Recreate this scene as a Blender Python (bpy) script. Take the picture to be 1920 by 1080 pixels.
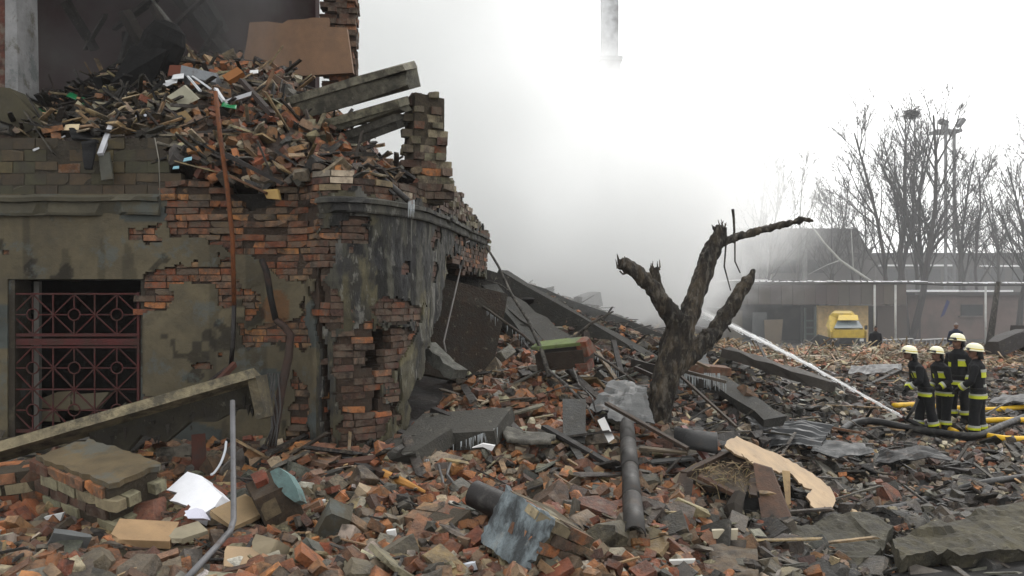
import bpy, bmesh, math, random
import numpy as np
from mathutils import Vector, Matrix, Euler, noise as mnoise

for _o in list(bpy.data.objects):
    bpy.data.objects.remove(_o)
SC = bpy.context.scene
COL = SC.collection
random.seed(7)
RNG = np.random.default_rng(7)
R = math.radians

# ------------------------------------------------------------------ camera, sky, sun, exposure
F, CZ, HY = 1507.0, 2.85, 550.0            # focal length in photo pixels, eye height, horizon row
cam_d = bpy.data.cameras.new('camera')
cam_d.sensor_width = 36.0
cam_d.lens = 36.0 * F / 1920.0
cam_d.clip_start = 0.1
cam_d.clip_end = 2000.0
cam_d.shift_y = (HY - 540.0) / 1920.0
cam = bpy.data.objects.new('camera', cam_d)
cam.location = (0, 0, CZ)
cam.rotation_euler = (R(90), 0, 0)
COL.objects.link(cam)
SC.camera = cam

SUN_EL, SUN_AZ = R(48), R(28)              # azimuth measured from +Y towards +X
W = bpy.data.worlds.new('World')
SC.world = W
W.use_nodes = True
nt = W.node_tree
nt.nodes.clear()
sky = nt.nodes.new('ShaderNodeTexSky')
sky.sky_type = 'NISHITA'
sky.sun_disc = False
sky.sun_elevation = SUN_EL
sky.sun_rotation = SUN_AZ
sky.air_density = 1.0
sky.dust_density = 4.0
hs = nt.nodes.new('ShaderNodeHueSaturation')
hs.inputs['Saturation'].default_value = 0.12
mx = nt.nodes.new('ShaderNodeMix')
mx.data_type = 'RGBA'
mx.inputs['Factor'].default_value = 0.75
mx.inputs['B'].default_value = (13.0, 13.0, 12.9, 1)     # the even white cloud sheet
bg = nt.nodes.new('ShaderNodeBackground')
bg.inputs['Strength'].default_value = 0.15
wo = nt.nodes.new('ShaderNodeOutputWorld')
nt.links.new(sky.outputs['Color'], hs.inputs['Color'])
nt.links.new(hs.outputs['Color'], mx.inputs['A'])
nt.links.new(mx.outputs['Result'], bg.inputs['Color'])
nt.links.new(bg.outputs['Background'], wo.inputs['Surface'])

sun_d = bpy.data.lights.new('sun', 'SUN')
sun_d.energy = 1.3
sun_d.angle = R(25)
sun_d.color = (1.0, 0.97, 0.93)
sun = bpy.data.objects.new('sun', sun_d)
sun.rotation_euler = (R(90) - SUN_EL, 0, math.pi - SUN_AZ)
sun.location = (20, 40, 40)
COL.objects.link(sun)

SC.view_settings.view_transform = 'Standard'
SC.view_settings.look = 'None'
SC.view_settings.exposure = 0.0
SC.view_settings.gamma = 1.0
SC.render.engine = 'CYCLES'
SC.cycles.max_bounces = 16
SC.cycles.diffuse_bounces = 3
SC.cycles.glossy_bounces = 2
SC.cycles.transmission_bounces = 3
SC.cycles.volume_bounces = 12
SC.cycles.volume_step_rate = 1.0
SC.cycles.volume_max_steps = 256
SC.cycles.use_denoising = True

# ------------------------------------------------------------------ helpers
def P(px, py, Y):
    """photo pixel + distance -> point"""
    return Vector(((px - 960) / F * Y, Y, CZ - (py - HY) / F * Y))

def V(*a):
    return Vector(a)

ORG = {}                                   # world origin of every object built
MATS = {}

def put(o, parent=None, label=None, cat=None, group=None, kind=None):
    COL.objects.link(o)
    if parent is not None:
        o.parent = parent
    if label: o['label'] = label
    if cat: o['category'] = cat
    if group: o['group'] = group
    if kind: o['kind'] = kind
    return o

def thing(name, loc, label, cat, group=None):
    o = bpy.data.objects.new(name, None)
    o.empty_display_size = 0.2
    o.location = loc
    put(o, None, label, cat, group)
    ORG[o.name] = Vector(loc)
    return o

def smooth_noise(v, s=1.0, seed=0.0):
    return mnoise.noise(Vector((v[0] * s + seed, v[1] * s - seed * .7, v[2] * s + seed * 1.3)))

class MB:
    """collects shapes with a colour each; build() links them as one mesh object"""
    def __init__(self):
        self.v, self.f, self.c = [], [], []
    def add(self, verts, faces, col):
        b = len(self.v)
        self.v += [tuple(x) for x in verts]
        self.f += [tuple(i + b for i in f) for f in faces]
        if len(col) and isinstance(col[0], (tuple, list)):
            self.c += [tuple(x) for x in col]
        else:
            self.c += [tuple(col)] * len(verts)
        return self
    def box(self, c, s, col, rot=None, jit=0.0, taper=1.0):
        rot = rot or Matrix.Identity(3)
        vs = []
        for k in range(8):
            p = Vector(((k & 1) - .5, ((k >> 1) & 1) - .5, ((k >> 2) & 1) - .5))
            if k & 4 and taper != 1.0:
                p.x *= taper; p.y *= taper
            p = Vector((p.x * s[0], p.y * s[1], p.z * s[2]))
            if jit:
                p += Vector((random.uniform(-jit, jit), random.uniform(-jit, jit), random.uniform(-jit, jit)))
            vs.append(Vector(c) + rot @ p)
        self.add(vs, [(0, 2, 3, 1), (4, 5, 7, 6), (0, 1, 5, 4), (2, 6, 7, 3), (0, 4, 6, 2), (1, 3, 7, 5)], col)
        return self
    def bar(self, a, b, w, h, col, up=(0, 0, 1), jit=0.0):
        a, b = Vector(a), Vector(b)
        d = b - a
        z = d.normalized()
        x = Vector(up).cross(z)
        if x.length < 1e-4: x = Vector((1, 0, 0))
        x.normalize()
        y = z.cross(x)
        rot = Matrix((x, y, z)).transposed()
        self.box((a + b) / 2, (w, h, d.length), col, rot, jit)
        return self
    def tube(self, pts, radii, n, col, caps=True, wob=0.0, seed=0, flat=None):
        pts = [Vector(p) for p in pts]
        if not isinstance(radii, (list, tuple)): radii = [radii] * len(pts)
        rings = []
        ref = Vector((0.31, 0.2, 0.93))
        vs = []
        for i, p in enumerate(pts):
            t = (pts[min(i + 1, len(pts) - 1)] - pts[max(i - 1, 0)])
            if t.length < 1e-9: t = Vector((0, 0, 1))
            t.normalize()
            x = ref - t * ref.dot(t)
            if x.length < .05:
                x = Vector((1, 0, 0)) - t * t.x
            x.normalize(); y = t.cross(x); ref = x
            for k in range(n):
                a = 2 * math.pi * k / n
                r = radii[i]
                if wob: r *= 1 + wob * smooth_noise(p + (x * math.cos(a) + y * math.sin(a)) * r, 6, seed + 3.1)
                vs.append(p + (x * math.cos(a) * r + y * math.sin(a) * r * (flat or 1.0)))
        fs = []
        for i in range(len(pts) - 1):
            for k in range(n):
                k2 = (k + 1) % n
                fs.append((i * n + k, i * n + k2, (i + 1) * n + k2, (i + 1) * n + k))
        if caps:
            fs.append(tuple(range(n - 1, -1, -1)))
            fs.append(tuple((len(pts) - 1) * n + k for k in range(n)))
        self.add(vs, fs, col)
        return self
    def lathe(self, prof, n, col, c=(0, 0, 0), sx=1.0, sy=1.0, rot=None):
        vs, fs = [], []
        rot = rot or Matrix.Identity(3)
        for (r, z) in prof:
            for k in range(n):
                a = 2 * math.pi * k / n
                vs.append(Vector(c) + rot @ Vector((r * sx * math.cos(a), r * sy * math.sin(a), z)))
        for i in range(len(prof) - 1):
            for k in range(n):
                k2 = (k + 1) % n
                fs.append((i * n + k, i * n + k2, (i + 1) * n + k2, (i + 1) * n + k))
        fs.append(tuple(range(n - 1, -1, -1)))
        fs.append(tuple((len(prof) - 1) * n + k for k in range(n)))
        self.add(vs, fs, col)
        return self
    def prism(self, poly, off, col, col2=None):
        """polygon of 3-D points pushed along off"""
        n = len(poly)
        poly = [Vector(p) for p in poly]
        off = Vector(off)
        nrm = Vector((0, 0, 0))
        for i in range(n):
            nrm += poly[i].cross(poly[(i + 1) % n])
        vs = poly + [p + off for p in poly]
        a, b = tuple(range(n)), tuple(range(2 * n - 1, n - 1, -1))
        side = [(i, (i + 1) % n, (i + 1) % n + n, i + n) for i in range(n)]
        if nrm.dot(off) > 0:
            a, b = a[::-1], b[::-1]
            side = side
        else:
            side = [s[::-1] for s in side]
        self.add(vs, [a, b] + side, ([tuple(col)] * n + [tuple(col2 or col)] * n))
        return self
    def build(self, name, mat, parent=None, label=None, cat=None, group=None, kind=None, smooth=False, recentre=True):
        me = bpy.data.meshes.new(name)
        org = Vector((0, 0, 0))
        if parent is not None:
            org = ORG[parent.name]
        elif recentre and self.v:
            a = np.array(self.v)
            lo, hi = a.min(0), a.max(0)
            org = Vector(((lo[0] + hi[0]) / 2, (lo[1] + hi[1]) / 2, lo[2]))
        vs = [(x - org.x, y - org.y, z - org.z) for x, y, z in self.v]
        me.from_pydata(vs, [], self.f)
        at = me.color_attributes.new('Col', 'FLOAT_COLOR', 'POINT')
        ca = np.ones((len(self.c), 4), dtype=np.float32)
        ca[:, :3] = np.array(self.c, dtype=np.float32)[:, :3]
        at.data.foreach_set('color', ca.ravel())
        if smooth:
            me.polygons.foreach_set('use_smooth', [True] * len(me.polygons))
        me.materials.append(M(mat))
        o = bpy.data.objects.new(name, me)
        if parent is None:
            o.location = org
        put(o, parent, label, cat, group, kind)
        ORG[o.name] = org
        return o

def np_mesh(name, verts, tris, cols, mat, parent=None, smooth=False, **kw):
    """big triangle mesh straight from arrays, at the origin"""
    me = bpy.data.meshes.new(name)
    nv, nf = len(verts), len(tris)
    k = tris.shape[1]
    me.vertices.add(nv)
    me.vertices.foreach_set('co', verts.astype(np.float32).ravel())
    me.loops.add(nf * k)
    me.loops.foreach_set('vertex_index', tris.astype(np.int32).ravel())
    me.polygons.add(nf)
    me.polygons.foreach_set('loop_start', np.arange(0, nf * k, k, dtype=np.int32))
    me.polygons.foreach_set('loop_total', np.full(nf, k, dtype=np.int32))
    me.polygons.foreach_set('use_smooth', np.full(nf, bool(smooth), dtype=bool))
    me.update(calc_edges=True)
    at = me.color_attributes.new('Col', 'FLOAT_COLOR', 'POINT')
    ca = np.ones((nv, 4), dtype=np.float32)
    ca[:, :3] = cols
    at.data.foreach_set('color', ca.ravel())
    me.materials.append(M(mat))
    o = bpy.data.objects.new(name, me)
    put(o, parent, **kw)
    ORG[o.name] = Vector((0, 0, 0))
    return o

# ------------------------------------------------------------------ materials (Col attribute = the thing's own colour)
def M(name):
    return MATS[name]

def mat(name, rough=.8, ns=5.0, amt=.35, bump=.3, bs=45.0, metallic=0.0, patch=None, patch2=None, spec=.35, detail=6.0, dk=.45, stretch=None, rough_var=.15):
    """patch = (colour, noise scale, threshold, softness, strength): dust, soot, rust or mortar in patches"""
    m = bpy.data.materials.new(name)
    m.use_nodes = True
    t = m.node_tree
    t.nodes.clear()
    N, L = t.nodes.new, t.links.new
    tc = N('ShaderNodeTexCoord'); oi = N('ShaderNodeObjectInfo')
    mul = N('ShaderNodeMath'); mul.operation = 'MULTIPLY'; mul.inputs[1].default_value = 61.0
    L(oi.outputs['Random'], mul.inputs[0])
    add = N('ShaderNodeVectorMath'); add.operation = 'ADD'
    L(tc.outputs['Object'], add.inputs[0]); L(mul.outputs[0], add.inputs[1])
    vec = add.outputs[0]
    if stretch:
        sm = N('ShaderNodeVectorMath'); sm.operation = 'MULTIPLY'; sm.inputs[1].default_value = stretch
        L(vec, sm.inputs[0]); vec = sm.outputs[0]
    at = N('ShaderNodeAttribute'); at.attribute_name = 'Col'
    gm_ = N('ShaderNodeGamma'); gm_.inputs['Gamma'].default_value = 1.28
    L(at.outputs['Color'], gm_.inputs['Color'])
    n1 = N('ShaderNodeTexNoise'); n1.inputs['Scale'].default_value = ns; n1.inputs['Detail'].default_value = detail; n1.inputs['Roughness'].default_value = .65
    L(vec, n1.inputs['Vector'])
    mr = N('ShaderNodeMapRange'); mr.inputs[1].default_value = .3; mr.inputs[2].default_value = .7
    mr.inputs[3].default_value = 1.3 * dk * (1 - amt); mr.inputs[4].default_value = 1.3 * dk * (1 + amt)
    L(n1.outputs['Fac'], mr.inputs[0])
    vm = N('ShaderNodeVectorMath'); vm.operation = 'SCALE'
    L(gm_.outputs['Color'], vm.inputs[0]); L(mr.outputs[0], vm.inputs['Scale'])
    col = vm.outputs[0]
    for i, pt in enumerate((patch, patch2)):
        if not pt: continue
        pc, ps, th, so, st = pt
        n2 = N('ShaderNodeTexNoise'); n2.inputs['Scale'].default_value = ps; n2.inputs['Detail'].default_value = 7; n2.inputs['Roughness'].default_value = .7
        of = N('ShaderNodeVectorMath'); of.operation = 'ADD'; of.inputs[1].default_value = (17.3 * (i + 1), 5.1, 9.7 * (i + 1))
        L(vec, of.inputs[0]); L(of.outputs[0], n2.inputs['Vector'])
        m2 = N('ShaderNodeMapRange'); m2.inputs[1].default_value = th - so; m2.inputs[2].default_value = th + so
        m2.inputs[3].default_value = 0; m2.inputs[4].default_value = st
        L(n2.outputs['Fac'], m2.inputs[0])
        mm = N('ShaderNodeMix'); mm.data_type = 'RGBA'
        L(m2.outputs[0], mm.inputs['Factor']); L(col, mm.inputs['A']); mm.inputs['B'].default_value = (*pc, 1)
        col = mm.outputs['Result']
    b = N('ShaderNodeBsdfPrincipled')
    L(col, b.inputs['Base Color'])
    b.inputs['Metallic'].default_value = metallic
    b.inputs['Specular IOR Level'].default_value = spec
    n3 = N('ShaderNodeTexNoise'); n3.inputs['Scale'].default_value = bs; n3.inputs['Detail'].default_value = 5; n3.inputs['Roughness'].default_value = .7
    L(vec, n3.inputs['Vector'])
    mr3 = N('ShaderNodeMapRange'); mr3.inputs[1].default_value = .3; mr3.inputs[2].default_value = .7
    mr3.inputs[3].default_value = max(rough - rough_var, .05); mr3.inputs[4].default_value = min(rough + rough_var, 1)
    L(n1.outputs['Fac'], mr3.inputs[0]); L(mr3.outputs[0], b.inputs['Roughness'])
    if bump:
        bp = N('ShaderNodeBump'); bp.inputs['Strength'].default_value = bump; bp.inputs['Distance'].default_value = .04
        L(n3.outputs['Fac'], bp.inputs['Height']); L(bp.outputs[0], b.inputs['Normal'])
    o = N('ShaderNodeOutputMaterial'); L(b.outputs[0], o.inputs['Surface'])
    MATS[name] = m
    return m

MORT = (.20, .17, .13)
mat('brick', .75, 9, .45, .5, 55, dk=.52, patch=((.13, .11, .085), 8, .55, .06, .75), patch2=((.02, .017, .014), 4.5, .58, .08, .75))
mat('wallbrick', .8, 10, .5, .6, 45, dk=.62, patch=((.105, .082, .06), 7, .515, .07, .8), patch2=((.016, .014, .012), 5, .57, .08, .75))
mat('paleblock', .85, 9, .35, .4, 60, dk=.54, patch=((.04, .034, .026), 6, .57, .07, .75))
mat('mortar', .95, 14, .45, .7, 40, patch=((.05, .04, .03), 5, .55, .1, .8))
mat('plaster', .85, 3.2, .34, .35, 28, patch=((.075, .088, .085), 2.1, .58, .035, .6), patch2=((.065, .055, .035), 4.3, .60, .05, .7))
mat('sootplaster', .75, 7, .5, .6, 30, patch=((.014, .014, .015), 3.2, .52, .05, .8), patch2=((.20, .195, .17), 9, .60, .03, .5), stretch=(1, 1, .4))
mat('concrete', .8, 6, .5, .7, 30, dk=.5, patch=((.035, .032, .026), 4.5, .53, .07, .75), patch2=((.24, .22, .17), 12, .64, .04, .45))
mat('rubble', .62, 9, .5, .7, 30, dk=.56, patch=((.014, .012, .010), 5, .56, .08, .75), patch2=((.15, .12, .085), 10, .60, .05, .55), rough_var=.25, spec=.45)
mat('wood', .7, 7, .4, .4, 40, stretch=(1, 1, 1), patch=((.025, .02, .016), 5, .6, .08, .7))
mat('board', .75, 4, .22, .2, 60, dk=.55, patch=((.16, .10, .06), 5, .64, .06, .6))
mat('metal', .55, 5, .3, .2, 30, metallic=.25, patch=((.07, .045, .03), 5, .62, .06, .6), rough_var=.2)
mat('rust', .8, 8, .4, .4, 60, patch=((.04, .02, .014), 6, .55, .08, .8))
mat('bark', .85, 7, .6, 1.0, 34, dk=.85, patch=((.010, .009, .008), 9, .5, .06, .8), patch2=((.16, .145, .12), 14, .56, .05, .55), stretch=(1, 1, .45))
mat('soot', .8, 8, .4, .4, 40)
mat('paper', .7, 5, .08, .1, 30, dk=.8)
mat('cloth', .9, 20, .25, .3, 120)
mat('band', .45, 12, .12, .1, 80, dk=.75)
mat('helmet', .35, 6, .10, .05, 50, dk=.8, spec=.5, patch=((.25, .23, .15), 7, .68, .05, .5))
mat('skin', .55, 15, .12, .1, 60, dk=.6)
mat('paint', .4, 5, .2, .12, 30, dk=.62, patch=((.10, .08, .05), 4, .64, .06, .6), spec=.5)
mat('hose', .5, 9, .22, .15, 80, dk=.72, patch=((.05, .04, .03), 5, .62, .06, .6))
mat('rubber', .5, 8, .3, .2, 60, patch=((.10, .095, .085), 5, .62, .08, .5))
mat('dirt', .8, 2.5, .5, .8, 14, patch=((.02, .019, .018), 1.3, .5, .1, .7), patch2=((.16, .13, .10), 9, .66, .05, .6), rough_var=.3)
mat('farwall', .9, 1.2, .22, .2, 6, dk=.55, patch=((.06, .055, .05), .6, .58, .1, .6))
mat('snow', .8, 3, .08, .2, 20, dk=1)
mat('darkglass', .35, 3, .2, 0, 10, spec=.3)
mat('farwood', .9, 2, .25, 0, 10, dk=.6)

def glassmat():
    m = bpy.data.materials.new('ice')
    m.use_nodes = True
    b = m.node_tree.nodes['Principled BSDF']
    b.inputs['Base Color'].default_value = (.75, .8, .82, 1)
    b.inputs['Roughness'].default_value = .2
    b.inputs['Transmission Weight'].default_value = .6
    b.inputs['IOR'].default_value = 1.31
    MATS['ice'] = m
glassmat()

# ------------------------------------------------------------------ terrain: rubble surface through known points
def rbf(pts):
    p = np.array(pts, float)
    n = len(p)
    d = np.hypot(p[:, None, 0] - p[None, :, 0], p[:, None, 1] - p[None, :, 1])
    A = np.zeros((n + 3, n + 3))
    A[:n, :n] = d
    A[:n, n:] = np.c_[np.ones(n), p[:, :2]]
    A[n:, :n] = A[:n, n:].T
    w = np.linalg.solve(A, np.r_[p[:, 2], 0, 0, 0])
    def f(x, y):
        x = np.asarray(x, float); y = np.asarray(y, float)
        out = w[n] + w[n + 1] * x + w[n + 2] * y
        for i in range(n):
            out = out + w[i] * np.hypot(x - p[i, 0], y - p[i, 1])
        return out
    return f

def PX(px, py, Y):
    v = P(px, py, Y)
    return (v.x, v.y, v.z)

TP = [(-9, 3, .85), (-5, 3, .85), (0, 3, .8), (4, 3, .5), (9, 3, .3),
      (-8, 6, .85), (-5, 6, .85), (-3, 6, .80), (-1, 6, .78), (.5, 6, .70), (1.8, 6.2, .5), (3.2, 6.6, .28), (5, 7, .2), (8, 7, .15),
      (-8, 8.8, 1.0), (-5, 8.8, 1.0), (-3.5, 8.8, .98), (-2.2, 8.6, 1.02),
      PX(700, 830, 9.4), PX(800, 790, 10.5), PX(950, 690, 13), PX(870, 760, 11.3), PX(950, 900, 8.5), PX(1050, 850, 9.0),
      PX(1060, 720, 12), PX(1225, 800, 11), PX(1150, 655, 16), PX(1150, 900, 8.4), (1.0, 6.9, .80), PX(1250, 900, 8.8),
      (3.0, 8.8, .45), (4.0, 9.5, .3), (5.5, 9.5, .15), (9, 10, .05), (3.6, 11.5, .45), (5, 12.5, .1), (7, 13, 0), (7, 15.6, 0), (9, 15.6, 0), (14, 15.6, 0), (20, 14, 0),
      (4.2, 15.5, .45), PX(1340, 720, 15), PX(1000, 545, 20), PX(1150, 595, 20), PX(1240, 640, 20), PX(1330, 655, 20), PX(1420, 690, 20), PX(1500, 712, 21),
      PX(900, 560, 17), PX(930, 600, 15.5), (-4, 20, 3.0), (-8, 20, 3.0), (-3, 15, 2.0), (-8, 14, 1.5), (-3, 11, 1.3), (-8, 11, 1.1),
      (7, 21, .05), (10, 21, 0), (15, 21, .05), (22, 21, .1),
      PX(1250, 640, 27), PX(1400, 660, 27), PX(1550, 660, 28), PX(1680, 661, 28), (15, 28, .82), (18, 28, .85), (24, 28, .8),
      (12, 31, .05), (16, 31, -.1), (20, 31, .0), (8, 31.5, .3), (2, 34, .8), (8, 34, .2), (14, 34, 0), (22, 34, .1), (-6, 30, 2.0), (5, 44, .1), (12, 44, .1), (22, 44, .1), (-6, 44, .3), (30, 44, .1), (34, 28, .5), (34, 14, .0), (30, 3, .1)]
_H = rbf(TP)
GX0, GY0, GS = -12.0, 1.5, 0.1
_gx = np.arange(GX0, 36, GS); _gy = np.arange(GY0, 46, GS)
_X, _Y = np.meshgrid(_gx, _gy, indexing='ij')
HG = _H(_X, _Y)
def vnoise(x, y, s, seed):
    """value noise on arrays"""
    r = np.random.default_rng(seed).random((256, 256))
    x = x * s + 100; y = y * s + 100
    xi = np.floor(x).astype(int); yi = np.floor(y).astype(int)
    fx = x - xi; fy = y - yi
    fx = fx * fx * (3 - 2 * fx); fy = fy * fy * (3 - 2 * fy)
    g = lambda a, b: r[a % 256, b % 256]
    return (g(xi, yi) * (1 - fx) + g(xi + 1, yi) * fx) * (1 - fy) + (g(xi, yi + 1) * (1 - fx) + g(xi + 1, yi + 1) * fx) * fy - .5
HG = HG + vnoise(_X, _Y, .9, 1) * .22 + vnoise(_X, _Y, 2.3, 2) * .14 + vnoise(_X, _Y, 5.5, 3) * .05
HG = np.maximum(HG, -.03 + vnoise(_X, _Y, 2.3, 4) * .06)
def H(x, y):
    fx = np.clip((np.asarray(x, float) - GX0) / GS, 0, HG.shape[0] - 1.001)
    fy = np.clip((np.asarray(y, float) - GY0) / GS, 0, HG.shape[1] - 1.001)
    i = fx.astype(int); j = fy.astype(int); u = fx - i; w = fy - j
    return (HG[i, j] * (1 - u) + HG[i + 1, j] * u) * (1 - w) + (HG[i, j + 1] * (1 - u) + HG[i + 1, j + 1] * u) * w
def Hs(x, y):
    return float(H(x, y))
def on_plane(px, py, A, B, C):
    n = (B - A).cross(C - A); d = P(px, py, 1.0) - Vector((0, 0, CZ))
    t = (A - Vector((0, 0, CZ))).dot(n) / d.dot(n)
    return Vector((0, 0, CZ)) + d * t
def G(px, py, lift=0.0):
    """first point of the rubble surface behind a photo pixel"""
    for Y in np.arange(4.5, 60, .03):
        v = P(px, py, Y)
        h = Hs(v.x, v.y) if Y < 45.5 else 0.0
        if v.z <= h + .0:
            return Vector((v.x, v.y, h + lift))
    return P(px, py, 60)
# ------------------------------------------------------------------ ground and rubble surface
gb = MB()
gb.add([(-700, -60, -.12), (900, -60, -.12), (900, 1500, -.12), (-700, 1500, -.12)], [(0, 1, 2, 3)], (.07, .066, .06))
gb.build('ground', 'dirt', kind='structure', label='dark muddy ground running to the horizon', recentre=False)

def zone(x, y):
    """0 brick heap .. 1 dark field; ridge = pale pink far ridge"""
    px = 960 + F * x / np.maximum(y, .5)
    edge = np.where(y < 10, 1330 - 30 * (y - 6), 1230 - 36 * (y - 10))
    dark = 1 / (1 + np.exp(-(px - edge) / 60))
    ridge = np.exp(-((y - 27) / 3.2) ** 2) * (px > 1200) * np.clip((2050 - px) / 200, 0, 1)
    return dark, ridge, px

_d, _r, _p = zone(_X, _Y)
_nz = vnoise(_X, _Y, 1.7, 9) + .5
tc = (np.array([.045, .03, .022])[None, None] * (1 - _d[..., None]) + np.array([.038, .035, .030])[None, None] * _d[..., None])  # ground darkened so gaps between rubble pieces look deeply shaded
tc = tc * (1 - _r[..., None]) + np.array([.38, .25, .17]) * _r[..., None]
tc = tc * (.6 + .8 * _nz[..., None])
_z = HG.copy()
_bx = np.minimum(np.minimum(_X - GX0, _gx[-1] - _X), np.minimum(_Y - GY0, _gy[-1] - _Y))
_z = np.where(_bx < .8, _z * np.clip(_bx / .8, 0, 1) - .14 * (1 - np.clip(_bx / .8, 0, 1)), _z)
nx_, ny_ = _X.shape
_i = np.arange(nx_ * ny_).reshape(nx_, ny_)
quads = np.stack([_i[:-1, :-1], _i[1:, :-1], _i[1:, 1:], _i[:-1, 1:]], -1).reshape(-1, 4)
np_mesh('rubble_ground', np.stack([_X, _Y, _z], -1).reshape(-1, 3), quads, tc.reshape(-1, 3), 'dirt', smooth=True,
        kind='structure', label='trampled mud and crushed brick under the rubble')

# ------------------------------------------------------------------ fragment shapes (chopped boxes)
def chop(dims, cuts, seed, jit=.06):
    rnd = random.Random(seed)
    bm = bmesh.new()
    bmesh.ops.create_cube(bm, size=1.0)
    for v in bm.verts:
        v.co = Vector((v.co.x * dims[0], v.co.y * dims[1], v.co.z * dims[2]))
    for _ in range(cuts):
        n = Vector((rnd.uniform(-1, 1), rnd.uniform(-1, 1), rnd.uniform(-1, 1)))
        n = Vector((n.x / dims[0], n.y / dims[1], n.z / dims[2])).normalized()
        ext = max(abs(v.co.dot(n)) for v in bm.verts)
        co = n * ext * rnd.uniform(.62, .92)
        g = bm.verts[:] + bm.edges[:] + bm.faces[:]
        r = bmesh.ops.bisect_plane(bm, geom=g, plane_co=co, plane_no=n, clear_outer=True, dist=1e-5)
        ed = [e for e in r['geom_cut'] if isinstance(e, bmesh.types.BMEdge)]
        if ed:
            bmesh.ops.contextual_create(bm, geom=ed)
    for v in bm.verts:
        v.co += Vector((rnd.uniform(-1, 1) * dims[0], rnd.uniform(-1, 1) * dims[1], rnd.uniform(-1, 1) * dims[2])) * jit * .5
    bmesh.ops.recalc_face_normals(bm, faces=bm.faces)
    bmesh.ops.triangulate(bm, faces=bm.faces)
    v = np.array([x.co[:] for x in bm.verts]); f = np.array([[x.index for x in q.verts] for q in bm.faces])
    bm.verts.index_update()
    f = np.array([[x.index for x in q.verts] for q in bm.faces])
    bm.free()
    return v, f

PR_BRICK = [chop((.25, .12, .068), 2, s, .05) for s in range(6)]           # whole, chipped
PR_HALF = [chop((random.uniform(.1, .17), .12, .068), 3, 20 + s, .1) for s in range(8)]
PR_CHUNK = [chop((1, random.uniform(.6, .9), random.uniform(.4, .7)), 6, 40 + s, .1) for s in range(10)]
PR_FLAKE = [chop((1, random.uniform(.5, .9), random.uniform(.06, .14)), 4, 60 + s, .1) for s in range(8)]
PR_STICK = [chop((1, random.uniform(.03, .055), random.uniform(.012, .028)), 2, 80 + s, .1) for s in range(6)]
PR_BLOCK = [chop((.25, .12, .138), 2, 100 + s, .05) for s in range(6)]

def rotm(ax, ay, az):
    return np.array(Euler((ax, ay, az)).to_matrix())

class Scatter:
    def __init__(self):
        self.v, self.f, self.c, self.n = [], [], [], 0
    def put(self, proto, loc, rot, sc, col):
        v, f = proto
        q = (v * sc) @ rot.T + np.asarray(loc)
        self.v.append(q); self.f.append(f + self.n); self.n += len(v)
        self.c.append(np.repeat(np.asarray(col, float)[None], len(v), 0))
    def build(self, name, matn, **kw):
        return np_mesh(name, np.concatenate(self.v), np.concatenate(self.f), np.concatenate(self.c), matn, **kw)

REDS = [(.36, .15, .075), (.42, .195, .09), (.29, .12, .065), (.38, .225, .125), (.21, .11, .07), (.50, .255, .115), (.34, .23, .15), (.23, .16, .11)]
PALES = [(.42, .36, .25), (.33, .29, .21), (.52, .47, .37), (.28, .24, .17), (.46, .37, .24)]
GREYS = [(.17, .158, .13), (.10, .094, .08), (.24, .225, .19), (.07, .064, .055), (.14, .122, .095)]
TANS = [(.45, .34, .20), (.38, .27, .15), (.5, .42, .3)]
DARKS = [(.045, .040, .034), (.07, .057, .044), (.03, .027, .023), (.09, .076, .06)]
def vary(c, a=.2):
    k = 1 + random.uniform(-a, a)
    return tuple(max(0, x * k * (1 + random.uniform(-.06, .06))) for x in c)

def proto_mesh(name, proto, col, matn):
    v, f = proto
    me = bpy.data.meshes.new(name)
    me.from_pydata([tuple(x) for x in v], [], [tuple(int(i) for i in t) for t in f])
    at = me.color_attributes.new('Col', 'FLOAT_COLOR', 'POINT')
    ca = np.ones((len(v), 4), dtype=np.float32); ca[:, :3] = col
    at.data.foreach_set('color', ca.ravel())
    me.materials.append(M(matn))
    return me

# ------------------------------------------------------------------ the ruined building: plan of its outer wall
PLAN = [(-9.0, 9.32), (-6.5, 9.28), (-4.2, 9.25), (-2.9, 9.22), (-2.38, 9.18), (-2.16, 8.98), (-1.92, 8.93), (-1.62, 9.05), (-1.36, 9.36), (-1.15, 9.95),
        (-1.0, 10.8), (-.88, 11.8), (-.76, 13.0), (-.62, 14.2), (-.48, 15.4)]
def crom(pts, n=40):
    out = []
    p = [np.array(a, float) for a in pts]
    p = [2 * p[0] - p[1]] + p + [2 * p[-1] - p[-2]]
    for i in range(1, len(p) - 2):
        for k in range(n):
            t = k / n
            out.append(.5 * ((2 * p[i]) + (-p[i - 1] + p[i + 1]) * t + (2 * p[i - 1] - 5 * p[i] + 4 * p[i + 1] - p[i + 2]) * t ** 2 + (-p[i - 1] + 3 * p[i] - 3 * p[i + 1] + p[i + 2]) * t ** 3))
    out.append(p[-2])
    return np.array(out)
PL = crom(PLAN)
SS = np.r_[0, np.cumsum(np.hypot(*np.diff(PL, axis=0).T))]
_t = np.gradient(PL, axis=0); _t /= np.hypot(_t[:, 0], _t[:, 1])[:, None]
PXS = 960 + F * PL[:, 0] / PL[:, 1]
def wall_frame(s):
    X = np.interp(s, SS, PL[:, 0]); Y = np.interp(s, SS, PL[:, 1])
    tx = np.interp(s, SS, _t[:, 0]); ty = np.interp(s, SS, _t[:, 1])
    return X, Y, tx, ty, ty, -tx                     # point, tangent, outward normal
def s_of(px):
    return float(np.interp(px, PXS, SS))
def wp(s, z, off=0.0):
    X, Y, tx, ty, nx, ny = wall_frame(s)
    return Vector((float(X + nx * off), float(Y + ny * off), z))
def z_of(px, py):
    return CZ - (py - HY) / F * float(np.interp(s_of(px), SS, PL[:, 1]))
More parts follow.
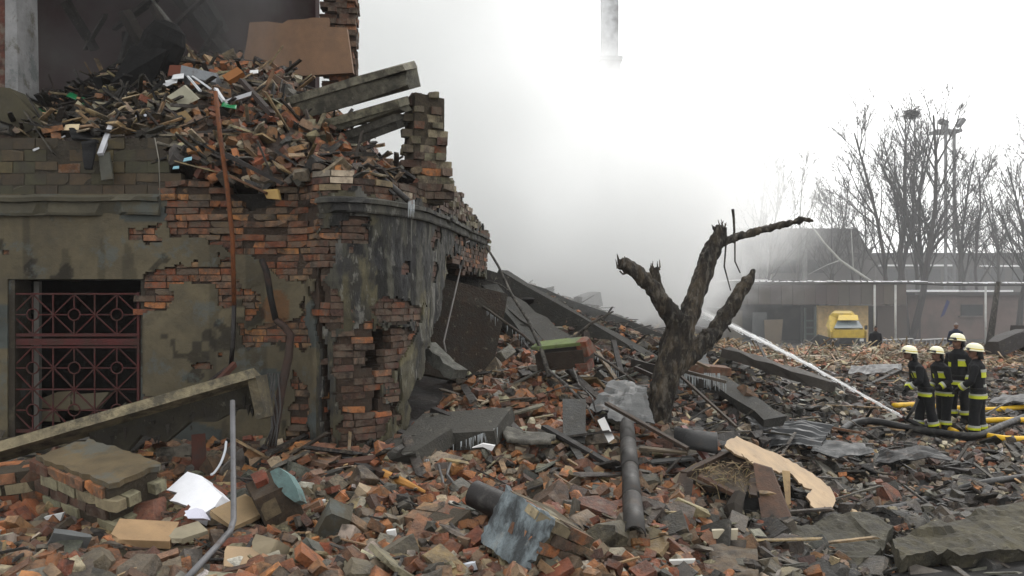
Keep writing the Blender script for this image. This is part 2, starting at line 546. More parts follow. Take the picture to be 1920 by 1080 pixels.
def pip(px, py, poly):
    ins = np.zeros(np.shape(px), bool)
    n = len(poly)
    for i in range(n):
        x1, y1 = poly[i]; x2, y2 = poly[(i + 1) % n]
        c = ((y1 > py) != (y2 > py))
        with np.errstate(divide='ignore', invalid='ignore'):
            xi = (x2 - x1) * (py - y1) / (y2 - y1 + 1e-12) + x1
        ins ^= c & (px < xi)
    return ins

WALLP = [(-400, 262), (292, 262), (318, 300), (325, 345), (360, 330), (420, 358), (470, 392), (530, 385), (545, 330), (580, 305), (610, 322), (650, 328), (740, 345), (850, 350),
         (905, 425), (938, 490), (926, 522), (880, 512), (835, 478), (828, 560), (806, 640), (770, 740), (745, 860), (700, 960), (-400, 960)]
WINP = [(15, 523), (268, 523), (268, 835), (15, 835)]
HOLEP = [(690, 650), (698, 606), (738, 598), (748, 606), (732, 652), (722, 690), (684, 698)]
EXPO = [[(303, 362), (330, 300), (595, 296), (600, 480), (580, 520), (520, 515), (500, 490), (440, 482), (430, 458), (330, 458), (312, 440)],
        [(240, 422), (292, 412), (296, 445), (245, 448)],
        [(268, 525), (315, 500), (400, 498), (440, 478), (444, 560), (412, 572), (400, 540), (330, 545), (310, 578), (268, 592)],
        [(440, 605), (556, 600), (572, 556), (584, 665), (540, 645), (440, 643)],
        [(270, 736), (334, 738), (334, 764), (270, 772)],
        [(643, 413), (692, 418), (692, 463), (640, 458)],
        [(586, 440), (640, 428), (620, 520), (642, 600), (604, 640), (584, 560)],
        [(690, 558), (792, 570), (775, 602), (700, 598)],
        [(636, 620), (692, 600), (700, 700), (712, 830), (640, 850), (622, 720)],
        [(545, 700), (585, 730), (590, 840), (545, 830)],
        [(730, 640), (752, 604), (776, 604), (742, 700), (728, 790), (714, 760)],
        [(585, 296), (600, 352), (770, 376), (912, 440), (905, 405), (850, 330), (740, 325), (650, 310)],
        [(872, 462), (940, 462), (940, 524), (880, 512), (840, 480)]]
BLOCKP = [(-400, 255), (305, 255), (325, 330), (322, 362), (-400, 368)]

ds = .028
sg = np.arange(0, SS[-1], ds); zg = np.arange(.55, 4.85, ds)
SGc, ZGc = np.meshgrid((sg[:-1] + sg[1:]) / 2, (zg[:-1] + zg[1:]) / 2, indexing='ij')
Yc = np.interp(SGc, SS, PL[:, 1]); PXc = np.interp(SGc, SS, PXS); PYc = HY - (ZGc - CZ) * F / Yc
PXn = PXc + vnoise(SGc, ZGc, 4, 11) * 26 + vnoise(SGc, ZGc, 11, 12) * 16
PYn = PYc + vnoise(SGc, ZGc, 4, 13) * 26 + vnoise(SGc, ZGc, 11, 14) * 16
CRACKS = [[(594, 505), (602, 500), (610, 600), (618, 720), (622, 840), (610, 840), (606, 720), (598, 610)], [(700, 690), (712, 690), (708, 760), (700, 800), (694, 780)], [(748, 640), (754, 640), (744, 740), (736, 800), (734, 760)]]
inwall = pip(PXc + vnoise(SGc, ZGc, 7, 15) * 14, PYc + vnoise(SGc, ZGc, 7, 16) * 12, WALLP) & ~pip(PXc, PYc, WINP) & ~pip(PXn, PYn, HOLEP)
for _c in CRACKS: inwall &= ~pip(PXc + vnoise(SGc, ZGc, 5, 17) * 14, PYc, _c)
expo = np.zeros_like(inwall)
for e in EXPO:
    expo |= pip(PXn, PYn, e)
# small random losses of plaster
loss = (vnoise(SGc, ZGc, 2.2, 21) + .6 * vnoise(SGc, ZGc, 6, 22)) > np.where(PXc > 596, .36, .48)
isblock = pip(PXc, PYc, BLOCKP)
plast = inwall & ~expo & ~isblock & ~loss
S_C = s_of(596)                                    # where the straight wall turns into the rounded corner

bld = thing('ruined_building', (-4.0, 9.6, .9), 'half collapsed brick building with peeling olive plaster and a rounded soot-streaked corner', 'building')
BO = ORG[bld.name]

def wall_sheet(mask, off, amp, seed, name, matn, colf, thick):
    ii, jj = np.nonzero(mask)
    ns, nz = len(sg), len(zg)
    Sv, Zv = np.meshgrid(sg, zg, indexing='ij')
    o = off + vnoise(Sv, Zv, 3, seed) * amp + vnoise(Sv, Zv, 12, seed + 1) * amp * .5
    X, Y, tx, ty, nx, ny = wall_frame(Sv)
    vx = X + nx * o; vy = Y + ny * o
    idx = np.arange(ns * nz).reshape(ns, nz)
    q = np.stack([idx[ii, jj], idx[ii + 1, jj], idx[ii + 1, jj + 1], idx[ii, jj + 1]], -1)
    used, inv = np.unique(q, return_inverse=True)
    vv = np.stack([vx.ravel()[used] - BO.x, vy.ravel()[used] - BO.y, Zv.ravel()[used] - BO.z], -1)
    cc = colf(Sv.ravel()[used], Zv.ravel()[used])
    ob = np_mesh(name, vv, inv.reshape(q.shape), cc, matn, parent=bld, smooth=False)
    md = ob.modifiers.new('thickness', 'SOLIDIFY'); md.thickness = thick; md.offset = -1
    ORG[ob.name] = BO.copy()
    return ob

wall_sheet(inwall & ~isblock, -.018, .012, 31, 'wall', 'mortar', lambda s, z: np.repeat(np.array([[.12, .085, .062]]), len(s), 0), .42)
wall_sheet(inwall & isblock, -.014, .008, 33, 'parapet_wall', 'mortar', lambda s, z: np.repeat(np.array([[.12, .105, .08]]), len(s), 0), .42)
def pcol(s, z):
    c = np.repeat(np.array([[.225, .196, .135]]), len(s), 0)
    k = vnoise(s, z, 1.1, 41)[:, None]
    c = c * (1 + .5 * k)
    gr = (vnoise(s, z, 1.6, 42) > .18)[:, None]
    c = np.where(gr, c * np.array([.68, .85, 1.15]), c)
    dk_ = (vnoise(s, z, 2.6, 49) + .5 * vnoise(s, z, 8, 50)) > .30
    c = np.where(dk_[:, None], c * .45, c)
    stn = (vnoise(s * 5, z * .7, 1.4, 55) > .26)
    c = np.where(stn[:, None], c * .72, c)
    rd = (vnoise(s, z, 1.9, 56) < -.32)
    return np.where(rd[:, None], c * np.array([1.1, .78, .62]), c)
def pcol2(s, z):
    c = np.repeat(np.array([[.15, .145, .115]]), len(s), 0)
    px = np.interp(s, SS, PXS)
    ol = np.clip((z_of(700, 700) + .5 - z) * 1.2, 0, 1)[:, None]
    c = c * (1 - ol) + np.array([[.16, .145, .095]]) * ol
    ov = (vnoise(s, z, 2.3, 44) + .5 * vnoise(s, z, 7, 45)) > .2
    c = np.where(ov[:, None], np.array([[.21, .19, .12]]), c)
    up = np.clip((z - 1.9) / .8, 0, 1)
    dr = (vnoise(s * 4.5, z * .8, 1.6, 46) + .45 * vnoise(s * 9, z * 2, 1.6, 47)) > (.34 - .34 * up)
    c = np.where((dr & ~ov)[:, None], c * .22, c)
    st = (vnoise(s * 7, z * 1.0, 1.8, 48) > .30) & (z > 2.4)
    c = np.where(st[:, None], np.array([[.26, .255, .23]]), c)
    return c * (1 + .7 * vnoise(s, z, 1.6, 43)[:, None])
wall_sheet(plast & (SGc < S_C), .022, .016, 35, 'plaster', 'plaster', pcol, .03)
wall_sheet(plast & (SGc >= S_C), .022, .03, 37, 'plaster', 'sootplaster', pcol2, .035)

# cornice strips swept along the wall
def cornice(px0, px1, prof, name, col, matn):
    s0, s1 = s_of(px0), s_of(px1)
    n = max(8, int((s1 - s0) / .06))
    mb = MB()
    vs, fs = [], []
    k = len(prof)
    for i in range(n + 1):
        s = s0 + (s1 - s0) * i / n
        for j, (o, z) in enumerate(prof):
            o2 = o + .02 * smooth_noise((s, z, 0), 5, 3) * (o > .05) - (.05 if (o > .05 and smooth_noise((s, z * 3, 4), 2.6, 8) > .38) else 0)
            vs.append(wp(s, z + .012 * smooth_noise((s, z, 2), 3, 5), o2))
    for i in range(n):
        for j in range(k):
            j2 = (j + 1) % k
            fs.append((i * k + j, (i + 1) * k + j, (i + 1) * k + j2, i * k + j2))
    fs.append(tuple(range(k))); fs.append(tuple(n * k + j for j in range(k - 1, -1, -1)))
    mb.add(vs, fs, col)
    return mb.build(name, matn, bld)
zc = 3.745
cornice(-340, 303, [(-.1, zc), (.075, zc), (.085, zc + .03), (.075, zc + .15), (.12, zc + .155), (.13, zc + .20), (.03, zc + .235), (-.1, zc + .235)], 'cornice', (.19, .175, .13), 'plaster')
cornice(602, 905, [(-.1, zc), (.07, zc), (.08, zc + .02), (.075, zc + .10), (.12, zc + .105), (.12, zc + .15), (.02, zc + .18), (-.1, zc + .18)], 'cornice', (.16, .155, .13), 'sootplaster')

# bricks of the bare wall, one object each
BV = [proto_mesh('brick', chop((.25, .12, .067), 1, 200 + i, .045), vary(REDS[i % len(REDS)], .25), 'wallbrick') for i in range(24)]
BP = [proto_mesh('brick', chop((.25, .12, .067), 1, 230 + i, .045), vary(PALES[i % len(PALES)], .25), 'paleblock') for i in range(8)]
BD = [proto_mesh('brick', chop((.25, .12, .067), 1, 240 + i, .045), vary((.15, .09, .065), .3), 'wallbrick') for i in range(8)]
BB = [proto_mesh('block', chop((.252, .12, .128), 1, 250 + i, .02), vary([(.155, .13, .085), (.135, .122, .085), (.175, .145, .09), (.12, .10, .07)][i % 4], .18), 'paleblock') for i in range(16)]
BBred = [proto_mesh('block', chop((.252, .12, .128), 2, 270 + i, .04), vary((.2, .105, .055), .2), 'brick') for i in range(3)]

def link_piece(name, me, parent, loc, rot3, scale=(1, 1, 1)):
    o = bpy.data.objects.new(name, me)
    m4 = Matrix(rot3).to_4x4()
    o.matrix_basis = Matrix.Translation(Vector(loc) - ORG[parent.name]) @ m4 @ Matrix.Diagonal((*scale, 1))
    COL.objects.link(o)
    o.parent = parent
    return o
def wall_rot(s, yaw=0, pit=0, rol=0):
    X, Y, tx, ty, nx, ny = wall_frame(s)
    m = Matrix(((tx, -nx, 0), (ty, -ny, 0), (0, 0, 1)))
    return m @ Euler((pit, rol, yaw)).to_matrix()

cand = []
zi = 0
for zz in np.arange(.62, 4.75, .0775):
    zi += 1
    s = .13 * (zi % 2)
    while s < SS[-1] - .1:
        hd = random.random() < .16
        ln = .125 if hd else .258
        sc = s + ln / 2
        X, Y, *_ = wall_frame(sc)
        px = 960 + F * X / Y; py = HY - (zz - CZ) * F / Y
        if -20 < px < 940:
            ok = False
            for dx in (-.4, 0, .4):
                i = int((sc + dx * ln) / ds); j = int((zz - .55) / ds)
                if 0 <= i < inwall.shape[0] and 0 <= j < inwall.shape[1] and inwall[i, j] and not isblock[i, j] and not plast[i, j]:
                    ok = True
            i = min(int(sc / ds), inwall.shape[0] - 1); j = min(int((zz - .55) / ds), inwall.shape[1] - 1)
            if ok and inwall[i, j]:
                cand.append((Y, sc, zz, ln, px, py))
        s += ln
cand.sort()
rest = Scatter()
nb = 0
for (Y, sc, zz, ln, px, py) in cand:
    rag = (pip(np.array(px), np.array(py), EXPO[0]) and py < 470) or any(pip(np.array(px), np.array(py), EXPO[q]) for q in (6, 8, 9, 10))
    if random.random() < (.14 if rag else .03): continue
    top = pip(np.array(px), np.array(py), EXPO[11])
    off = (random.uniform(-.015, .018) if px > 590 else random.uniform(-.02, .04)) if rag else random.uniform(-.012, .008)
    yaw = random.uniform(-.12, .12) if rag else random.uniform(-.02, .02)
    c = wp(sc, zz, off - .06)
    r = wall_rot(sc, yaw, random.uniform(-.05, .05) if rag else 0, random.uniform(-.05, .05) if rag else random.uniform(-.01, .01))
    if top:
        me = random.choice(BD + BP[:3] if py > 330 else BP)
    elif px > 595:
        me = random.choice(BV[:10] + BD + BD + BD)
    else:
        me = random.choice(BV)
    scl = (ln / .258 * .985, 1, 1)
    if nb < 300:
        link_piece('brick', me, bld, c, r, scl); nb += 1
    else:
        v = np.array([x.co[:] for x in me.vertices]); f = np.array([p.vertices[:] for p in me.polygons])
        k = np.array([x.color[:3] for x in me.color_attributes['Col'].data][:1])[0]
        rest.put((v - 0, f), np.array(c) - np.array(BO), np.array(r), np.array(scl), k)
if rest.n:
    o = rest.build('brickwork', 'wallbrick', parent=bld, kind='stuff'); ORG[o.name] = BO.copy()
# parapet of large blocks above the cornice
row = 0
for zz in np.arange(4.03, 4.6, .137):
    s = s_of(-60) + .13 * (row % 2); row += 1
    while s < s_of(325):
        ln = .26
        X, Y, *_ = wall_frame(s + .13)
        px = 960 + F * X / Y; py = HY - (zz - CZ) * F / Y
        if pip(np.array(px), np.array(py), BLOCKP) and not (row >= 4 and random.random() < .22):
            me = random.choice(BBred) if random.random() < .08 else random.choice(BB)
            link_piece('block', me, bld, wp(s + .13, zz, random.uniform(-.014, .004) - .06), wall_rot(s + .13, random.uniform(-.02, .02)))
        s += ln

# pier of pale bricks standing on the rounded corner
def masonry_column(cx, cy, z0, z1, wfun, dfun, meshes, yaw, name, course=.098, lean=(0, 0), jit=.035, scz=1.38):
    z = z0; k = 0
    Rz = Matrix.Rotation(yaw, 3, 'Z')
    while z < z1:
        w, d = wfun((z - z0) / (z1 - z0)), dfun((z - z0) / (z1 - z0))
        nxb = max(1, round(w / .26)); nyb = max(1, round(d / .26))
        for a in range(nxb + 1):
            for b in range(nyb + 1):
                if 0 < a < nxb and 0 < b < nyb: continue
                if random.random() < .08: continue
                off = (.025 if k % 2 else -.025)
                lx = (a / max(nxb, 1) - .5) * (w - .12) + off; ly = (b / max(nyb, 1) - .5) * (d - .12)
                p = Rz @ Vector((lx + random.uniform(-jit, jit), ly + random.uniform(-jit, jit), 0))
                hd = (a in (0, nxb)) and k % 2
                me = meshes(z, a)
                rr = Rz @ Euler((random.uniform(-.03, .03), random.uniform(-.04, .04), random.uniform(-.1, .1) + (math.pi / 2 if hd else 0))).to_matrix()
                link_piece(name, me, bld, (cx + p.x + lean[0] * (z - z0), cy + p.y + lean[1] * (z - z0), z + course / 2), rr, (1.05, 1.1, scz))
        z += course; k += 1
pc = wp(s_of(800), 0, -.2)
BQ = [proto_mesh('brick', chop((.25, .12, .067), 2, 290 + i, .09), vary([(.27, .235, .17), (.20, .17, .125), (.33, .29, .21), (.24, .18, .13)][i % 4], .2), 'wallbrick') for i in range(10)]
def pier_m(z, a):
    return random.choice(BQ) if random.random() < .72 else random.choice(BD + BV[:4])
masonry_column(pc.x + .19, pc.y + .1, 4.05, 5.42, lambda t: .46 - .14 * t + (.07 if .5 < t < .62 else 0) + (.08 if t < .3 else 0), lambda t: .36 - .08 * t, pier_m, .3, 'pier_brick', lean=(-.06, 0), jit=.012)
core = MB(); core.box((pc.x + .15, pc.y + .1, 4.68), (.42, .30, 1.36), (.15, .125, .09), Matrix.Rotation(.55, 3, 'Z'), .03)
core.build('pier_core', 'mortar', bld)
# stepped flank running down from the pier along the wall
for st in range(46):
    t = st / 46
    px = 838 + 88 * t
    s = s_of(px)
    top = z_of(px, np.interp(px, [838, 850, 870, 905, 935], [330, 350, 388, 425, 480]))
    for q in range(4):
        zz = top - .06 - q * .09
        if random.random() < .85:
            link_piece('flank_brick', random.choice(BQ + BD), bld, wp(s + random.uniform(-.05, .05), zz, random.uniform(-.3, .0)), wall_rot(s, random.uniform(-.3, .3), random.uniform(-.1, .1), random.uniform(-.15, .15)), (1, 1, 1.25))

# dark sheet added as shade behind the corner hole and cracks, and room behind the barred window
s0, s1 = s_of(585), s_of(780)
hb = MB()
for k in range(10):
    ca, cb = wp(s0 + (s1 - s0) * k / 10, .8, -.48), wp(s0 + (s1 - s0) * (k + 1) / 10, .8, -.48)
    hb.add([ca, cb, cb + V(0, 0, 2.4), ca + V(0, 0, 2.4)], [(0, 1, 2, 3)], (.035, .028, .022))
hb.build('cavity_shade', 'mortar', bld)

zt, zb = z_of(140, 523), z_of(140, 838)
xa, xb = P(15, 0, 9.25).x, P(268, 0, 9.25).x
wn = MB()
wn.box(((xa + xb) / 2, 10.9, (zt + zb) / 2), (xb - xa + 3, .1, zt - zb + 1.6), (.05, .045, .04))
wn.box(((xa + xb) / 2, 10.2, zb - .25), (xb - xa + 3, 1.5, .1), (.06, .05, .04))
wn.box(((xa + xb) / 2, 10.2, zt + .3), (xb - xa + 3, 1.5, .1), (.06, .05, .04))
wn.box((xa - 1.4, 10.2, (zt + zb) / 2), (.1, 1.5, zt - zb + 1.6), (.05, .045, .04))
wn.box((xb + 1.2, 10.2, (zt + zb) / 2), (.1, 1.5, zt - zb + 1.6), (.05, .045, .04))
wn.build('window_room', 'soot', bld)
fr = MB()
yw = 9.42
fr.box((xa + .03, yw, (zt + zb) / 2), (.07, .3, zt - zb), (.09, .075, .055)); fr.box((xb - .01, yw, (zt + zb) / 2), (.05, .3, zt - zb), (.09, .075, .055))
fr.box(((xa + xb) / 2, yw, zt + .01), (xb - xa, .3, .04), (.08, .07, .05)); fr.box(((xa + xb) / 2, yw - .03, zb - .02), (xb - xa, .36, .07), (.10, .09, .07))
win = fr.build('window', 'plaster', bld)
wf = MB()
wf.box((xa + .16, 9.56, (zt + zb) / 2), (.06, .06, zt - zb - .05), (.20, .195, .18)); wf.box(((xa + xb) / 2, 9.56, zb + .05), (xb - xa - .1, .06, .06), (.25, .24, .22))
wf.build('window_frame', 'paper', win)
for poly, c in (([(58, 790), (70, 772), (98, 770), (104, 790)], (.42, .38, .28)), ([(66, 752), (108, 735), (134, 733), (130, 768), (70, 764)], (.40, .35, .25)), ([(130, 740), (205, 735), (180, 765), (140, 770)], (.30, .27, .2)), ([(215, 770), (235, 755), (240, 780), (222, 790)], (.3, .27, .22))):
    mb = MB(); mb.prism([P(x, y, 9.95) for x, y in poly], (.02, .08, -.02), c); mb.build('fallen_board', 'board', win)
# the maroon security grille
gm = (.17, .055, .05)
gr = MB()
gx = [P(23, 0, 9.3).x, P(100, 0, 9.3).x, P(178, 0, 9.3).x, P(260, 0, 9.3).x]
def zrow(py): return CZ - (py - HY) / F * 9.3
rows = [(552, 628), (650, 730), (730, 808)]
yg = 9.30
for x in (gx[0], gx[3]):
    gr.bar((x, yg, zrow(548)), (x, yg, zrow(812)), .03, .03, gm)
for py, w in ((551, .02), (628, .035), (641, .075), (651, .022), (730, .016), (808, .04)):
    gr.bar((gx[0], yg + .002, zrow(py)), (gx[3], yg + .002, zrow(py)), .026, w, gm)
gr.build('grille_frame', 'rust', win)
for (pa, pb) in rows:
    z0, z1 = zrow(pb), zrow(pa)
    for a in range(3):
        x0, x1 = gx[a], gx[a + 1]
        cx, czz = (x0 + x1) / 2, (z0 + z1) / 2
        g = MB()
        rr = .068
        for (ex, ez) in ((x0, z1), (x1, z1), (x0, z0), (x1, z0)):
            if (pa == 552):   # diamond: side midpoint to top/bottom midpoint
                pass
        ends = [(x0, czz), (x1, czz), (cx, z0), (cx, z1)]
        for (ex, ez) in ends:
            d = Vector((ex - cx, 0, ez - czz)); d.normalize()
            g.bar((cx + d.x * rr, yg, czz + d.z * rr), (ex, yg, ez), .014, .014, gm)
        for i2, j2 in ((0, 2), (2, 1), (1, 3), (3, 0)):
            g.bar((ends[i2][0], yg + .004, ends[i2][1]), (ends[j2][0], yg + .004, ends[j2][1]), .014, .014, gm)
        g.bar((x0, yg - .004, z0), (x0, yg - .004, z1), .015, .015, gm)
        g.tube([(cx + rr * math.cos(q / 14 * 2 * math.pi), yg, czz + rr * math.sin(q / 14 * 2 * math.pi)) for q in range(15)], .009, 5, gm)
        g.build('grille_panel', 'rust', win)

# upper floor: slab, back walls, added shading slab, piers
ub = MB()
ub.box((-5.6, 11.6, 3.9), (6.6, 4.2, .25), (.12, .11, .10)); ub.build('floor_slab', 'concrete', bld)
ub = MB()
ub.prism([V(-10, 13.6, 4), V(-3.4, 13.9, 4), V(-3.4, 13.9, 8.7), V(-10, 13.6, 8.7)], (0, .3, 0), (.075, .03, .03)); ub.build('back_wall', 'farwall', bld)
ub = MB()
ub.prism([V(-10, 9.6, 8.55), V(-3.55, 9.6, 8.55), V(-3.3, 14, 8.55), V(-10, 14, 8.55)], (0, 0, .25), (.1, .095, .09)); ub.build('shading_slab', 'concrete', bld)  # unseen slab added above the view to keep the upper room dark
ub = MB()
ub.prism([P(-260, 230, 9.7), P(9, 215, 9.7), P(9, -120, 9.7), P(-260, -120, 9.7)], (0, .45, 0), (.19, .075, .05)); ub.build('window_pier', 'brick', bld)
ub = MB()
ub.prism([P(9.5, 165, 9.66), P(34, 172, 9.66), P(32, 60, 9.66), P(28, -120, 9.66), P(9.5, -120, 9.66)], (-.04, .5, 0), (.40, .40, .40)); ub.build('window_reveal', 'plaster', bld)
ub = MB()
ub.prism([P(-40, 160, 9.5), P(18, 165, 9.5), P(85, 235, 9.5), P(60, 275, 9.5), P(-40, 275, 9.5)], (0, .3, 0), (.15, .135, .09)); ub.build('sill_stub', 'plaster', bld)
# beige panelled partition with torn top, and the brick pier behind it
ub = MB()
ub.prism([P(445, 150, 12.6), P(662, 136, 12.6), P(650, 52, 12.6), P(615, 50, 12.6), P(616, 33, 12.6), P(585, 33, 12.6), P(570, 36, 12.6), P(540, 37, 12.6), P(530, 44, 12.6), P(500, 40, 12.6), P(468, 42, 12.6), P(460, 95, 12.6)], (0, .12, 0), (.34, .225, .15)); ub.build('partition_panel', 'board', bld)
pz0 = P(640, 140, 13).z
masonry_column(P(638, 0, 13).x, 13.1, pz0 - .4, 8.5, lambda t: .42, lambda t: .42, lambda z, a: random.choice(BV[:8] + BD), .1, 'pier_brick', course=.09, jit=.03, scz=1.28)
ub = MB(); ub.box((P(638, 0, 13).x, 13.1, (pz0 + 8.1) / 2), (.3, .3, 8.5 - pz0 + .5), (.13, .09, .07)); ub.build('pier_core', 'mortar', bld)
# charred beams inside
cb_ = [((230, 20), (300, 140), 11.8, .16, (.10, .085, .075)), ((270, -30), (330, 120), 12.0, .12, (.12, .10, .09)), ((345, 75), (280, -10), 11.2, .03, (.30, .29, .27)), ((120, 175), (235, 110), 11.2, .05, (.03, .028, .027)),
       ((330, -20), (430, 110), 12.6, .22, (.07, .065, .06)), ((360, -40), (420, 60), 13.0, .18, (.09, .085, .08)), ((20, 170), (85, 215), 10.2, .08, (.13, .12, .10))]
for k in range(11):
    x0, y0 = random.uniform(60, 460), random.uniform(-30, 90); an = random.uniform(.6, 2.5)
    cb_.append(((x0, y0), (x0 + math.cos(an) * random.uniform(50, 130), y0 + math.sin(an) * random.uniform(50, 110)), random.uniform(11.8, 13.0), random.uniform(.03, .14), vary(random.choice([(.05, .04, .036), (.10, .09, .08), (.14, .07, .06)]), .3)))
for (a, b, Y, w, c) in cb_:
    mb = MB(); mb.bar(P(*a, Y), P(*b, Y + .5), w, w * .8, c, jit=.02)
    mb.build('fallen_beam', 'concrete', bld)

# upper heap of debris lying on the first floor
UPP = [PX(-300, 262, 9.35), PX(-100, 262, 9.35), PX(0, 262, 9.3), PX(150, 264, 9.3), PX(300, 268, 9.3), PX(345, 312, 9.12), PX(400, 350, 9.08), PX(470, 384, 9.02), PX(530, 378, 9.02), PX(585, 308, 9.1), PX(640, 326, 9.2), PX(740, 346, 9.7), PX(800, 352, 10.0),
       PX(300, 205, 10.1), PX(440, 250, 9.8), PX(520, 250, 9.8), PX(590, 270, 9.8), PX(130, 235, 10), PX(0, 240, 10),
       PX(-200, 215, 11), PX(0, 215, 11), PX(60, 235, 10.8), PX(130, 195, 11.2), PX(200, 160, 11.4), PX(300, 130, 11.6), PX(450, 124, 11.6), PX(540, 148, 11.3), PX(600, 205, 11), PX(650, 258, 10.8), PX(700, 306, 10.7), PX(745, 350, 10.7),
       (-9, 13.5, 5.6), (-6, 13.5, 6.0), (-4, 13.5, 6.1), (-3, 13.5, 5.4), (-2, 13.5, 4.2), (-1.2, 13.5, 3.6), (-1.2, 12, 3.9)]
_U = rbf(UPP)
ux = np.arange(-8.5, -.9, .05); uy = np.arange(8.98, 13.4, .05)
UX, UY = np.meshgrid(ux, uy, indexing='ij')
UZ = _U(UX, UY) + vnoise(UX, UY, 2.5, 51) * .15 + vnoise(UX, UY, 7, 52) * .08
front = np.interp(UX, PL[:, 0], PL[:, 1])
slump = (960 + F * UX / UY > 325) & (960 + F * UX / UY < 592)
inside = (UY > front + np.where(slump, .06, .02)) & (UX < -.5 - .0)
rightlim = np.interp(UY, PL[:, 1][np.argmax(PL[:, 0] > -1.9):], PL[:, 0][np.argmax(PL[:, 0] > -1.9):])
inside &= (UX < rightlim - .1) | (UY < 9.3)
cellok = inside[:-1, :-1] & inside[1:, :-1] & inside[1:, 1:] & inside[:-1, 1:]
_i = np.arange(UX.size).reshape(UX.shape)
ii, jj = np.nonzero(cellok)
q = np.stack([_i[ii, jj], _i[ii + 1, jj], _i[ii + 1, jj + 1], _i[ii, jj + 1]], -1)
used, inv = np.unique(q, return_inverse=True)
uc = np.repeat(np.array([[.11, .075, .055]]), len(used), 0) * (.7 + .6 * (vnoise(UX, UY, 3, 53).ravel()[used] + .5))[:, None]
uh = np_mesh('debris_heap', np.stack([UX, UY, UZ], -1).reshape(-1, 3)[used], inv.reshape(q.shape), uc, 'rubble', smooth=True, kind='stuff',
        label='heap of crushed brick and splinters spilling over the broken upper storey')
md = uh.modifiers.new('thickness', 'SOLIDIFY'); md.thickness = .4; md.offset = -1
def Uz(x, y):
    return float(_U(x, y))
def GU(px, py, lift=0.0):
    for Y in np.arange(8.98, 13.3, .02):
        v = P(px, py, Y)
        if v.z <= Uz(v.x, v.y):
            return Vector((v.x, v.y, v.z + lift))
    return P(px, py, 11.4)
# ------------------------------------------------------------------ loose debris
_YA = np.arange(4.5, 45.3, .03)
def G(px, py, lift=0.0):
    """point of the rubble surface seen at a photo pixel"""
    x = (px - 960) / F * _YA; z = CZ - (py - HY) / F * _YA
    k = np.nonzero(z <= H(x, _YA))[0]
    if len(k) == 0: return P(px, py, 45)
    Y = float(_YA[k[0]])
    return Vector(((px - 960) / F * Y, Y, CZ - (py - HY) / F * Y + lift))
def front_y(x):
    return float(np.interp(x, PL[:, 0], PL[:, 1]))
def in_building(x, y):
    return x < -.45 and y > front_y(x) - .05 and not (x > -1.3 and y > 10.2 and False)

def rnd_rot(flat=.5):
    return rotm(random.gauss(0, flat), random.gauss(0, flat), random.uniform(0, 6.28))

sb, sf, su = Scatter(), Scatter(), Scatter()
